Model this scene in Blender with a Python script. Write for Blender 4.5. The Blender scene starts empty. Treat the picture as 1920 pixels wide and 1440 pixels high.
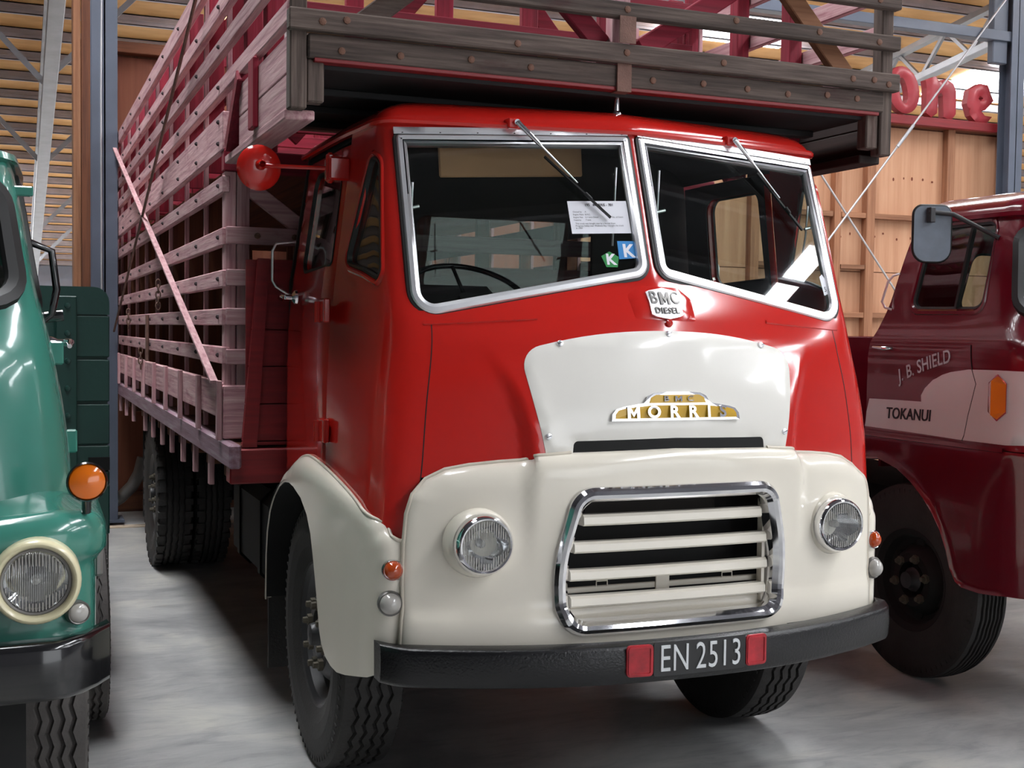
import bpy, bmesh, math, random
import numpy as np
from mathutils import Vector, Matrix, noise
from mathutils.geometry import delaunay_2d_cdt
random.seed(7)
SC = bpy.context.scene
COL = SC.collection
# ------------------------------------------------------------------ camera
YAW, PITCH, ROLL = 0.3865683582931712, -0.04372609619092, -0.013053465680385819
cy_, sy_, cp_, sp_ = math.cos(YAW), math.sin(YAW), math.cos(PITCH), math.sin(PITCH)
fw = Vector((sy_*cp_, cy_*cp_, sp_)); rt = Vector((cy_, -sy_, 0)); dn = -rt.cross(fw)
rt2 = rt*math.cos(ROLL) + dn*math.sin(ROLL); dn2 = dn*math.cos(ROLL) - rt*math.sin(ROLL)
cam = bpy.data.cameras.new('camera'); cam.sensor_width = 36; cam.lens = 36*2295.9/1920
cam.clip_start = .05; cam.clip_end = 300
camo = bpy.data.objects.new('camera', cam); COL.objects.link(camo); SC.camera = camo
camo.matrix_world = Matrix.Translation((-2.0257, -3.6471, 1.67)) @ Matrix((
    (rt2.x, -dn2.x, -fw.x), (rt2.y, -dn2.y, -fw.y), (rt2.z, -dn2.z, -fw.z))).to_4x4()
# ------------------------------------------------------------------ world, light, exposure
ROOF_GLOW = 22.0       # daylight through the clear roof sheets, also drives the added fill panels
w = bpy.data.worlds.new('overcast_sky'); SC.world = w; w.use_nodes = True
bgn = w.node_tree.nodes['Background']; bgn.inputs[0].default_value = (.93, .96, 1, 1); bgn.inputs[1].default_value = 2.2
SC.view_settings.view_transform = 'Standard'; SC.view_settings.look = 'None'
SC.view_settings.gamma = 1; SC.view_settings.use_curve_mapping = False
SC.view_settings.exposure = 0.22
# ------------------------------------------------------------------ materials
def newmat(name):
    m = bpy.data.materials.new(name); m.use_nodes = True
    nt = m.node_tree; b = nt.nodes['Principled BSDF']
    return m, nt, b
def nd(nt, t, **kw):
    n = nt.nodes.new(t)
    for k, v in kw.items(): setattr(n, k, v)
    return n
def tex(nt, scale=(1,1,1), kind='Object'):
    tc = nd(nt, 'ShaderNodeTexCoord'); mp = nd(nt, 'ShaderNodeMapping'); mp.inputs['Scale'].default_value = scale
    nt.links.new(tc.outputs[kind], mp.inputs[0]); return mp.outputs[0]
def noise_node(nt, vec, scale, detail=4, rough=.55, dist=0):
    n = nd(nt, 'ShaderNodeTexNoise'); n.inputs['Scale'].default_value = scale; n.inputs['Detail'].default_value = detail
    n.inputs['Roughness'].default_value = rough; n.inputs['Distortion'].default_value = dist
    nt.links.new(vec, n.inputs['Vector']); return n
def ramp(nt, fac, stops):
    r = nd(nt, 'ShaderNodeValToRGB'); e = r.color_ramp.elements
    while len(e) < len(stops): e.new(.5)
    for el, (p, c) in zip(e, stops): el.position = p; el.color = (*c, 1)
    nt.links.new(fac, r.inputs[0]); return r
def lin(r, g, b):
    f = lambda v: ((v/255+.055)/1.055)**2.4 if v > 10 else v/255/12.92
    return (f(r), f(g), f(b))
def paint(name, c, rough=.22, coat=.5, var=.06, metal=0, bump=0, nscale=3):
    m, nt, b = newmat(name)
    v = tex(nt); n = noise_node(nt, v, nscale, 5)
    r = ramp(nt, n.outputs['Fac'], [(.3, tuple(x*(1-var) for x in c)), (.7, tuple(min(1, x*(1+var)) for x in c))])
    nt.links.new(r.outputs[0], b.inputs['Base Color'])
    b.inputs['Roughness'].default_value = rough; b.inputs['Metallic'].default_value = metal
    b.inputs['Coat Weight'].default_value = coat; b.inputs['Coat Roughness'].default_value = .06
    if bump:
        bp = nd(nt, 'ShaderNodeBump'); bp.inputs['Strength'].default_value = bump; bp.inputs['Distance'].default_value = .01
        n2 = noise_node(nt, v, nscale*14, 4); nt.links.new(n2.outputs['Fac'], bp.inputs['Height'])
        nt.links.new(bp.outputs[0], b.inputs['Normal'])
    return m
def wood(name, axis, stops, grain=60, rough=.8, bump=.35, wear=None, rnd=.25):
    """stops: colour ramp along the grain noise; wear: (colour, amount) patches of worn paint"""
    m, nt, b = newmat(name)
    tc = nd(nt, 'ShaderNodeTexCoord'); oi = nd(nt, 'ShaderNodeObjectInfo')
    add = nd(nt, 'ShaderNodeVectorMath', operation='ADD'); comb = nd(nt, 'ShaderNodeCombineXYZ')
    ml = nd(nt, 'ShaderNodeMath', operation='MULTIPLY'); ml.inputs[1].default_value = 37.
    nt.links.new(oi.outputs['Random'], ml.inputs[0])
    for i in range(3): nt.links.new(ml.outputs[0], comb.inputs[i])
    nt.links.new(tc.outputs['Object'], add.inputs[0]); nt.links.new(comb.outputs[0], add.inputs[1])
    mp = nd(nt, 'ShaderNodeMapping'); s = [1, 1, 1]; s['xyz'.index(axis)] = .045; mp.inputs['Scale'].default_value = s
    nt.links.new(add.outputs[0], mp.inputs[0])
    n = noise_node(nt, mp.outputs[0], grain, 6, .6)
    r = ramp(nt, n.outputs['Fac'], stops)
    col = r.outputs[0]
    if wear:
        mp2 = nd(nt, 'ShaderNodeMapping'); s2 = [1, 1, 1]; s2['xyz'.index(axis)] = .3; mp2.inputs['Scale'].default_value = s2
        nt.links.new(add.outputs[0], mp2.inputs[0])
        n2 = noise_node(nt, mp2.outputs[0], 9, 8, .68)
        rr = ramp(nt, n2.outputs['Fac'], [(max(0, 1-wear[1]-.12), (0, 0, 0)), (min(1, 1-wear[1]+.1), (1, 1, 1))])
        mx = nd(nt, 'ShaderNodeMix', data_type='RGBA'); nt.links.new(rr.outputs[0], mx.inputs[0])
        nt.links.new(col, mx.inputs[6]); mx.inputs[7].default_value = (*wear[0], 1); col = mx.outputs[2]
    hs = nd(nt, 'ShaderNodeHueSaturation'); mr = nd(nt, 'ShaderNodeMapRange')
    mr.inputs['To Min'].default_value = 1-rnd; mr.inputs['To Max'].default_value = 1+rnd*.6
    nt.links.new(oi.outputs['Random'], mr.inputs['Value']); nt.links.new(mr.outputs[0], hs.inputs['Value'])
    nt.links.new(col, hs.inputs['Color']); nt.links.new(hs.outputs[0], b.inputs['Base Color'])
    b.inputs['Roughness'].default_value = rough
    bp = nd(nt, 'ShaderNodeBump'); bp.inputs['Strength'].default_value = bump; bp.inputs['Distance'].default_value = .006
    nt.links.new(n.outputs['Fac'], bp.inputs['Height']); nt.links.new(bp.outputs[0], b.inputs['Normal'])
    return m
def glassmat(name, tint=(.82, .88, .86), refl=.8, ior=1.45):
    m, nt, b = newmat(name); nt.nodes.remove(b); out = nt.nodes['Material Output']
    tr = nd(nt, 'ShaderNodeBsdfTransparent'); tr.inputs[0].default_value = (*tint, 1)
    gl = nd(nt, 'ShaderNodeBsdfGlossy'); gl.inputs['Roughness'].default_value = .01; gl.inputs[0].default_value = (refl, refl, refl, 1)
    fr = nd(nt, 'ShaderNodeFresnel'); ge = nd(nt, 'ShaderNodeNewGeometry'); mi = nd(nt, 'ShaderNodeMix'); mi.inputs[2].default_value = ior; mi.inputs[3].default_value = 1/ior
    nt.links.new(ge.outputs['Backfacing'], mi.inputs[0]); nt.links.new(mi.outputs[0], fr.inputs[0])
    mx = nd(nt, 'ShaderNodeMixShader'); nt.links.new(fr.outputs[0], mx.inputs[0])
    nt.links.new(tr.outputs[0], mx.inputs[1]); nt.links.new(gl.outputs[0], mx.inputs[2]); nt.links.new(mx.outputs[0], out.inputs[0])
    return m
def emit(name, c, s):
    m, nt, b = newmat(name)
    n = noise_node(nt, tex(nt), 1.2, 3); r = ramp(nt, n.outputs['Fac'], [(.2, tuple(x*.93 for x in c)), (.8, c)])
    nt.links.new(r.outputs[0], b.inputs['Emission Color']); b.inputs['Emission Strength'].default_value = s
    b.inputs['Base Color'].default_value = (*c, 1); return m
M = {}
M['red'] = paint('red_paint', (.55, .016, .011), .16, .4, .04)
M['red_flat'] = paint('red_paint_old', (.40, .012, .012), .55, .1, .12)
M['cream'] = paint('cream_paint', (.83, .775, .665), .2, .5, .02)
M['white_panel'] = paint('white_panel_paint', (.86, .835, .775), .22, .4, .015)
M['beading'] = paint('beading_paint', (.62, .56, .46), .4, .2, .05)
M['maroon'] = paint('maroon_paint', (.125, .004, .012), .2, .7, .06)
M['flash'] = paint('white_flash_paint', (.66, .63, .62), .3, .5, .02)
M['green'] = paint('green_paint', (.045, .215, .165), .22, .7, .06)
M['green_dark'] = paint('dark_green_paint', (.012, .065, .052), .5, .1, .1, bump=.1)
M['ivory'] = paint('ivory_paint', (.72, .66, .43), .3, .5, .03)
M['black_gloss'] = paint('black_gloss', (.008, .008, .009), .18, .6, .2)
M['black_worn'] = paint('black_worn_paint', (.004, .004, .005), .27, .05, .3, bump=.25, nscale=9)
M['black_matt'] = paint('black_matt', (.006, .006, .006), .8, 0, .2)
M['dark_inside'] = paint('dark_interior', (.02, .016, .014), .8, 0, .2)
M['rubber'] = paint('tyre_rubber', (.028, .026, .025), .72, 0, .25, bump=.2, nscale=6)
M['rubber_grey'] = paint('dusty_tyre_rubber', (.075, .068, .064), .8, 0, .2, bump=.2, nscale=6)
M['gasket'] = paint('gasket_rubber', (.008, .008, .008), .5, 0, .1)
M['chrome'] = paint('chrome', (.82, .82, .84), .07, 0, .01, metal=1)
M['alu'] = paint('aluminium', (.88, .89, .91), .38, 0, .05, metal=1, nscale=8)
M['steel_dark'] = paint('dark_steel', (.03, .03, .032), .5, .1, .3)
M['steel_dull'] = paint('dull_steel', (.25, .24, .23), .5, 0, .2, metal=.8)
M['nut'] = paint('dusty_nut', (.10, .085, .06), .7, 0, .3)
M['column'] = paint('blue_grey_column', (.085, .10, .135), .5, .1, .1)
M['galv'] = paint('galvanised_steel', (.40, .42, .45), .45, 0, .1, metal=.35, nscale=5)
M['purlin'] = paint('purlin_steel', (.44, .42, .46), .5, 0, .12, metal=.2)
M['cable'] = paint('steel_cable', (.5, .5, .52), .45, 0, .1, metal=.5)
M['rust'] = paint('rusty_steel', (.17, .09, .07), .8, 0, .35, bump=.3, nscale=12)
M['boltrust'] = paint('rusty_bolt', (.15, .07, .045), .75, 0, .35, nscale=20)
M['bolt_dark'] = paint('dark_bolt', (.05, .03, .035), .7, 0, .3)
M['amber'] = paint('amber_lens', (.75, .16, .004), .12, .6, .06); M['amber_deep'] = paint('deep_amber_lens', (.42, .05, .004), .1, .8, .1)
M['clear_lens'] = paint('clear_lens', (.42, .40, .37), .15, .8, .1)
M['yellow'] = paint('yellow_enamel', (.66, .38, .004), .3, .5, .05)
M['plate_black'] = paint('plate_black', (.007, .007, .008), .4, .2, .1); M['plate_white'] = paint('plate_letters', (.70, .72, .73), .5, 0, .03)
M['plate_red'] = paint('plate_red', (.42, .015, .025), .5, .1, .3, nscale=25)
M['text_black'] = paint('black_lettering', (.01, .01, .012), .4, .1, .02); M['text_white'] = paint('white_lettering', (.55, .53, .56), .4, .1, .02)
M['paper'] = paint('white_paper', (.84, .84, .9), .7, 0, .01)
M['ink'] = paint('printed_ink', (.05, .05, .06), .7, 0, .02)
M['blue_stick'] = paint('blue_sticker', (.03, .25, .62), .4, .3, .05); M['green_stick'] = paint('green_sticker', (.02, .26, .06), .4, .3, .05)
M['visor'] = paint('brown_visor_board', (.62, .32, .17), .7, 0, .1)
M['mirror_back'] = paint('grey_mirror_back', (.12, .15, .19), .55, .2, .12, nscale=14)
M['red_letter'] = paint('faded_red_letter', (.33, .025, .035), .5, .1, .18)
M['glass'] = glassmat('window_glass'); M['glass_screen'] = glassmat('windscreen_glass', (.88, .92, .9))
M['glass_far'] = glassmat('neighbour_glass', (.7, .75, .72))
M['skylight_or_fill'] = emit('glowing_roof_sheet', (.95, .97, 1), ROOF_GLOW)
G = lin
pk = [(.25, G(158, 104, 114)), (.5, G(202, 156, 160)), (.75, G(222, 188, 188))]
for a in 'xyz':
    M['pink_'+a] = wood('pink_weathered_wood_'+a, a, pk, 55, .85, .4, (G(150, 66, 84), .30))
    M['grey_'+a] = wood('grey_weathered_wood_'+a, a, [(.25, G(52, 43, 40)), (.5, G(90, 77, 71)), (.78, G(124, 108, 99))], 60, .9, .6, (G(74, 40, 40), .30), .2)
    M['crimson_'+a] = wood('crimson_wood_'+a, a, [(.25, G(108, 10, 32)), (.6, G(146, 24, 50)), (.85, G(160, 62, 78))], 45, .75, .3, (G(150, 78, 90), .27))
    M['timber_'+a] = wood('pine_timber_'+a, a, [(.25, G(118, 74, 50)), (.6, G(158, 110, 80)), (.85, G(180, 134, 104))], 30, .8, .2)
    M['brown_'+a] = wood('dark_brown_timber_'+a, a, [(.25, G(74, 42, 28)), (.6, G(118, 70, 46)), (.85, G(140, 92, 62))], 30, .8, .2)
M['dark_board'] = wood('dark_brown_board', 'y', [(.25, G(30, 20, 18)), (.6, G(48, 32, 28)), (.85, G(62, 44, 38))], 40, .8, .2)  # even dark brown for right over-cab side and lower inner rails
M['ply'] = wood('plywood', 'z', [(.2, G(164, 114, 84)), (.5, G(186, 138, 106)), (.8, G(200, 156, 124))], 14, .75, .05, None, .08)
M['ply_red'] = wood('reddish_plywood', 'z', [(.2, G(112, 60, 42)), (.5, G(140, 80, 58)), (.8, G(156, 96, 70))], 14, .75, .05, None, .08)
M['rail_worn'] = wood('worn_rail', 'y', [(.3, G(120, 84, 96)), (.55, G(150, 120, 134)), (.75, G(176, 164, 170))], 40, .6, .3, (G(116, 62, 74), .3), .05)
M['redboard'] = wood('red_painted_board', 'x', [(.3, (.16, .006, .010)), (.7, (.26, .010, .014))], 40, .5, .15, None, .1)
M['knot'] = paint('wood_knot', lin(110, 52, 30), .8, 0, .2)
# ceiling lining, floor and far walls
m, nt, b = newmat('roof_lining'); v = tex(nt, (.25, 1, 1)); n = noise_node(nt, v, 5, 5)
r = ramp(nt, n.outputs['Fac'], [(.3, lin(206, 150, 90)), (.7, lin(236, 188, 126))]); nt.links.new(r.outputs[0], b.inputs['Base Color'])
b.inputs['Roughness'].default_value = .7; M['lining'] = m
m, nt, b = newmat('concrete_floor'); v = tex(nt); n = noise_node(nt, tex(nt, (1, 1.6, 1)), 1.3, 8, .62, .6); n2 = noise_node(nt, tex(nt, (.6, 2.6, 1)), 4.5, 8, .7, 1.2)
r = ramp(nt, n.outputs['Fac'], [(.3, lin(132, 132, 132)), (.52, lin(166, 166, 164)), (.7, lin(190, 188, 180))])
r2 = ramp(nt, n2.outputs['Fac'], [(.34, (.72, .72, .74)), (.5, (1, 1, 1))])
mx = nd(nt, 'ShaderNodeMix', data_type='RGBA', blend_type='MULTIPLY'); mx.inputs[0].default_value = 1
nt.links.new(r.outputs[0], mx.inputs[6]); nt.links.new(r2.outputs[0], mx.inputs[7]); nt.links.new(mx.outputs[2], b.inputs['Base Color'])
rr = ramp(nt, n2.outputs['Fac'], [(.3, (.30,)*3), (.7, (.5,)*3)]); nt.links.new(rr.outputs[0], b.inputs['Roughness']); M['floor'] = m
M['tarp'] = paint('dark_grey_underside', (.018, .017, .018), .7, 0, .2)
M['kerb'] = paint('sandy_concrete', lin(176, 160, 140), .9, 0, .15, bump=.4, nscale=6)
M['underlay'] = paint('grey_roof_underlay', lin(112, 112, 118), .7, 0, .08)
M['farwall'] = paint('grey_far_wall', lin(142, 146, 158), .8, 0, .06)
M['sidewall'] = paint('side_wall_sheet', lin(150, 150, 155), .7, 0, .06)
# ------------------------------------------------------------------ object helpers
WP = {}      # world offset of every parent object (no parent is rotated)
def tag(o, label, cat=None, group=None, kind=None):
    if label: o['label'] = label
    if cat: o['category'] = cat
    if group: o['group'] = group
    if kind: o['kind'] = kind
    return o
def thing(name, label, cat, loc, group=None):
    o = bpy.data.objects.new(name, None); COL.objects.link(o); o.location = loc; o.empty_display_size = .2
    WP[o] = Vector(loc); return tag(o, label, cat, group)
def put(name, mesh, parent=None, loc=(0, 0, 0), rot=None, scale=None):
    o = bpy.data.objects.new(name, mesh); COL.objects.link(o)
    l = Vector(loc)
    if parent is not None:
        o.parent = parent; o.location = l - WP[parent]
    else: o.location = l
    if rot is not None: o.rotation_euler = rot
    if scale is not None: o.scale = scale
    WP[o] = l; return o
class MB:
    def __init__(s): s.v = []; s.f = []; s.sm = []
    def add(s, vs, fs, smooth=False):
        k = len(s.v); s.v += [tuple(x) for x in vs]; s.f += [tuple(i+k for i in f) for f in fs]; s.sm += [smooth]*len(fs); return s
    def box(s, x0, x1, y0, y1, z0, z1, b=0.0):
        if b <= 0:
            vs = [(x, y, z) for z in (z0, z1) for y in (y0, y1) for x in (x0, x1)]
            return s.add(vs, [(0, 2, 3, 1), (4, 5, 7, 6), (0, 1, 5, 4), (2, 6, 7, 3), (0, 4, 6, 2), (1, 3, 7, 5)])
        vs, idx = [], {}
        for i, (X, sx) in enumerate(((x0, 1), (x1, -1))):
            for j, (Y, sy) in enumerate(((y0, 1), (y1, -1))):
                for k, (Z, sz) in enumerate(((z0, 1), (z1, -1))):
                    for ax in range(3):
                        p = [X+sx*b, Y+sy*b, Z+sz*b]; p[ax] = (X, Y, Z)[ax]
                        idx[i, j, k, ax] = len(vs); vs.append(p)
        fs = []
        for ax in range(3):
            for e in (0, 1):
                o = [t for t in range(3) if t != ax]; q = []
                for a_, b_ in ((0, 0), (1, 0), (1, 1), (0, 1)):
                    c = [0, 0, 0]; c[ax] = e; c[o[0]] = a_; c[o[1]] = b_; q.append(idx[c[0], c[1], c[2], ax])
                fs.append(q)
        for ax in range(3):                      # edges along axis ax
            o = [t for t in range(3) if t != ax]
            for a_ in (0, 1):
                for b_ in (0, 1):
                    c0 = [0, 0, 0]; c0[o[0]] = a_; c0[o[1]] = b_; c1 = list(c0); c1[ax] = 1
                    fs.append([idx[(*c0, o[0])], idx[(*c1, o[0])], idx[(*c1, o[1])], idx[(*c0, o[1])]])
        for i in (0, 1):
            for j in (0, 1):
                for k in (0, 1): fs.append([idx[i, j, k, 0], idx[i, j, k, 1], idx[i, j, k, 2]])
        return s.add(vs, fs)
    def beam(s, p0, p1, w, h, up=(0, 0, 1), b=0.0):
        """rectangular bar from p0 to p1; w across, h along 'up'"""
        p0, p1 = Vector(p0), Vector(p1); d = p1-p0; L = d.length; d.normalize()
        sd = d.cross(Vector(up)).normalized(); u = sd.cross(d)
        t = MB(); t.box(-w/2, w/2, 0, L, -h/2, h/2, b)
        return s.add([p0 + sd*v[0] + d*v[1] + u*v[2] for v in t.v], t.f)
    def tube(s, path, r, n=10, cap=True, closed=False):
        P = [Vector(p) for p in path]; N = len(P); R = r if isinstance(r, (list, tuple)) else [r]*N
        T = []
        for i in range(N):
            a = P[(i-1) % N] if (i > 0 or closed) else P[0]; b_ = P[(i+1) % N] if (i < N-1 or closed) else P[-1]
            T.append((b_-a).normalized())
        nrm = T[0].orthogonal().normalized(); vs = []
        for i in range(N):
            nrm = (nrm - T[i]*nrm.dot(T[i])).normalized(); bn = T[i].cross(nrm)
            for k in range(n):
                a = 2*math.pi*k/n; vs.append(P[i] + (nrm*math.cos(a) + bn*math.sin(a))*R[i])
        fs = []
        for i in range(N if closed else N-1):
            j = (i+1) % N
            for k in range(n): fs.append((i*n+k, i*n+(k+1) % n, j*n+(k+1) % n, j*n+k))
        s.add(vs, fs, True)
        if cap and not closed:
            s.add(vs[:n], [tuple(reversed(range(n)))]); s.add(vs[-n:], [tuple(range(n))])
        return s
    def lathe(s, prof, o, d, n=32, smooth=True, split=True):
        """prof: (along axis, radius); sharp corners are split between segments"""
        o, d = Vector(o), Vector(d).normalized(); u = d.orthogonal().normalized(); w_ = d.cross(u)
        def ring(t, r): return [o + d*t + (u*math.cos(2*math.pi*k/n) + w_*math.sin(2*math.pi*k/n))*r for k in range(n)]
        groups, cur = [], [prof[0]]
        for i in range(1, len(prof)):
            cur.append(prof[i])
            if split and 0 < i < len(prof)-1:
                a = Vector(prof[i])-Vector(prof[i-1]); b_ = Vector(prof[i+1])-Vector(prof[i])
                if a.length > 1e-9 and b_.length > 1e-9 and a.angle(b_) > .6: groups.append(cur); cur = [prof[i]]
        groups.append(cur)
        for g in groups:
            vs = [p for t, r in g for p in ring(t, r)]; fs = []
            for i in range(len(g)-1):
                for k in range(n): fs.append((i*n+k, i*n+(k+1) % n, (i+1)*n+(k+1) % n, (i+1)*n+k))
            s.add(vs, fs, smooth)
        return s
    def grid(s, rows, smooth=True, flip=False):
        n = len(rows[0]); vs = [p for r in rows for p in r]; fs = []
        for i in range(len(rows)-1):
            for k in range(n-1):
                q = (i*n+k, i*n+k+1, (i+1)*n+k+1, (i+1)*n+k); fs.append(tuple(reversed(q)) if flip else q)
        return s.add(vs, fs, smooth)
    def prism(s, pts, fn, h0, h1):
        """flat outline pts (a,b) -> fn(a,b,h); extruded from h0 to h1"""
        n = len(pts); A = [fn(a, b, h0) for a, b in pts]; B = [fn(a, b, h1) for a, b in pts]
        tri = [tuple(t) for t in tri_poly(pts)]
        s.add(B, tri); s.add(A, [tuple(reversed(t)) for t in tri])
        s.add(A+B, [(i, (i+1) % n, n+(i+1) % n, n+i) for i in range(n)]); return s
    def mesh(s, name, mat):
        me = bpy.data.meshes.new(name); me.from_pydata(s.v, [], s.f)
        me.polygons.foreach_set('use_smooth', s.sm); me.materials.append(mat if not isinstance(mat, str) else M[mat]); me.update()
        return me
    def fix(s, name, mat):
        me = s.mesh(name, mat); bm = bmesh.new(); bm.from_mesh(me); bmesh.ops.recalc_face_normals(bm, faces=bm.faces[:]); bm.to_mesh(me); bm.free(); return me
    def obj(s, name, mat, parent=None): return put(name, s.fix(name, mat), parent)
def tri_poly(pts):
    r = delaunay_2d_cdt([Vector(p) for p in pts], [(i, (i+1) % len(pts)) for i in range(len(pts))], [], 0, 1e-7)
    A = np.array([tuple(p) for p in pts]); idx = [o[0] if o else -1 for o in r[3]]
    out = []
    for f in r[2]:
        cx = sum((r[0][i] for i in f), Vector((0, 0)))/3
        if inside(np.array([[cx.x, cx.y]]), A)[0] and min(idx[i] for i in f) >= 0: out.append([idx[i] for i in f])
    return out
def inside(P, poly):
    x, y = P[:, 0], P[:, 1]; r = np.zeros(len(P), bool); n = len(poly)
    for i in range(n):
        x1, y1 = poly[i]; x2, y2 = poly[(i+1) % n]
        if y1 == y2: continue
        c = ((y1 > y) != (y2 > y)) & (x < (x2-x1)*(y-y1)/(y2-y1)+x1); r ^= c
    return r
def dist(P, line, closed=False):
    L = np.array(line); d = np.full(len(P), 1e9); n = len(L)
    for i in range(n if closed else n-1):
        a, b = L[i], L[(i+1) % n]; e = b-a; q = e@e
        t = np.clip(((P-a)@e)/q, 0, 1) if q > 0 else np.zeros(len(P))
        d = np.minimum(d, np.hypot(*(P-a-t[:, None]*e).T))
    return d
def dens(pts, step, closed=True):
    out = []; n = len(pts)
    for i in range(n if closed else n-1):
        a, b = np.array(pts[i]), np.array(pts[(i+1) % n]); k = max(1, int(math.ceil(np.hypot(*(b-a))/step)))
        out += [tuple(a+(b-a)*j/k) for j in range(k)]
    if not closed: out.append(tuple(pts[-1]))
    return out
def rpoly(pts, seg=6):
    """(x,y,r) corners -> rounded outline"""
    out = []; n = len(pts)
    for i in range(n):
        p = Vector(pts[i][:2]); r = pts[i][2] if len(pts[i]) > 2 else 0
        if r <= 0: out.append(tuple(p)); continue
        a = (Vector(pts[i-1][:2])-p).normalized(); b = (Vector(pts[(i+1) % n][:2])-p).normalized()
        h = a.angle(b)/2; t = r/math.tan(h); c = p+(a+b).normalized()*r/math.sin(h)
        s0, s1 = p+a*t-c, p+b*t-c; ang = s0.angle_signed(s1) if s0.length > 0 else 0
        for k in range(seg+1):
            rot = Matrix.Rotation(-ang*k/seg, 2); out.append(tuple(c+rot@s0))
    return out
def normal(S, a, b, e=2e-3):
    du = Vector(S(a+e, b))-Vector(S(a-e, b)); dv = Vector(S(a, b+e))-Vector(S(a, b-e)); return du.cross(dv).normalized()
def sheet(outline, S, mat, holes=(), step=.03, thick=.006, off=None, name='sheet', lift=0.0, rows=(), smooth=True):
    """sheet metal panel: outline (and holes) in the 2-D domain of the surface S; off(P)->offset along the normal"""
    rings = [dens(outline, step)] + [dens(h, step) for h in holes]
    O = np.array(rings[0]); H = [np.array(h) for h in rings[1:]]
    mn, mx_ = O.min(0), O.max(0)
    gx = np.arange(mn[0]+step/2, mx_[0], step); gy = np.arange(mn[1]+step/2, mx_[1], step)
    gp = np.array([(x, y) for j, y in enumerate(gy) for x in (gx + (step/2 if j % 2 else 0))]) if len(gx) and len(gy) else np.zeros((0, 2))
    if len(gp):
        k = inside(gp, O)
        for h in H: k &= ~inside(gp, h)
        gp = gp[k]; d = dist(gp, O, True)
        for h in H: d = np.minimum(d, dist(gp, h, True))
        gp = gp[d > (max(rows)+step*.3 if rows else step*.45)]
        ex = []
        for dd in rows:
            n_ = len(O); T_ = np.roll(O, -1, 0)-np.roll(O, 1, 0); N_ = np.stack([-T_[:, 1], T_[:, 0]], 1); N_ /= np.maximum(np.hypot(*N_.T), 1e-9)[:, None]
            for sgn in (1, -1):
                q = O+N_*dd*sgn; k = inside(q, O) & (dist(q, O, True) > dd*.93)
                for h in H: k &= dist(q, h, True) > step*.4
                ex.append(q[k])
        if ex: gp = np.concatenate([gp]+ex)
    pts = [tuple(p) for r in rings for p in r]; edges = []; k = 0
    for r in rings:
        edges += [(k+i, k+(i+1) % len(r)) for i in range(len(r))]; k += len(r)
    pts += [tuple(p) for p in gp]
    vs, es, fs, ov, oe, of = delaunay_2d_cdt([Vector(p) for p in pts], edges, [], 0, 1e-7)
    V2 = np.array([tuple(v) for v in vs]); F = np.array([tuple(f) for f in fs if len(f) == 3]); C = V2[F].mean(1)
    k = inside(C, O)
    for h in H: k &= ~inside(C, h)
    F = F[k]
    ofs = off(V2) if off else np.zeros(len(V2)); ofs = ofs + lift
    Pn = [normal(S, *p) for p in V2]; P = [Vector(S(*p)) for p in V2]
    top = [p+n*o for p, n, o in zip(P, Pn, ofs)]; bot = [p-n*thick for p, n in zip(top, Pn)]
    mb = MB()
    e1 = V2[F[:, 1]]-V2[F[:, 0]]; e2 = V2[F[:, 2]]-V2[F[:, 0]]; ar_ = e1[:, 0]*e2[:, 1]-e1[:, 1]*e2[:, 0]
    F, ar_ = F[np.abs(ar_) > 4e-9], ar_[np.abs(ar_) > 4e-9]; ccw = ar_ > 0
    tris = [tuple(f) if c else tuple(f[::-1]) for f, c in zip(F.tolist(), ccw)]
    mb.add(top, tris, smooth); mb.add(bot, [t[::-1] for t in tris], smooth)
    cnt = {}
    for t in tris:
        for i in range(3):
            e = (t[i], t[(i+1) % 3]); cnt[e] = 1
    rim = [e for e in cnt if (e[1], e[0]) not in cnt]
    for a, b in rim: mb.add([top[a], top[b], bot[b], bot[a]], [(1, 0, 3, 2)])
    return mb.mesh(name, mat)
def ring(pts, prof, S, mat, closed=True, name='ring', lift=0.0):
    """sweep a profile [(inward, height)] along an outline lying on surface S"""
    P = np.array(pts); n = len(P); rows = []
    area = 0.5*sum(P[i][0]*P[(i+1) % n][1]-P[(i+1) % n][0]*P[i][1] for i in range(n)) if closed else 1
    for i in range(n):
        a = P[i-1] if (i or closed) else P[i]; b = P[(i+1) % n] if (i < n-1 or closed) else P[i]
        t1 = P[i]-a; t2 = b-P[i]
        n1 = np.array((-t1[1], t1[0])); n2 = np.array((-t2[1], t2[0]))
        l1, l2 = np.hypot(*n1), np.hypot(*n2)
        n1 = n1/l1 if l1 > 1e-9 else n2/l2; n2 = n2/l2 if l2 > 1e-9 else n1
        m_ = n1+n2; m_ /= max(np.hypot(*m_), 1e-6); k = 1/max(.5, float(m_@n1)); nn = m_*k*(1 if area > 0 else -1)
        row = []
        for t, h in prof:
            q = P[i]+nn*t; row.append(Vector(S(*q))+normal(S, *q)*(h+lift))
        rows.append(row)
    mb = MB(); m_ = len(prof)
    for j in range(m_-1):
        vs = [r[j] for r in rows]+[r[j+1] for r in rows]
        fs = [(i, (i+1) % n, n+(i+1) % n, n+i) for i in range(n if closed else n-1)]
        mb.add(vs, fs, True)
    return mb.fix(name, mat)
TC = {}
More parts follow.
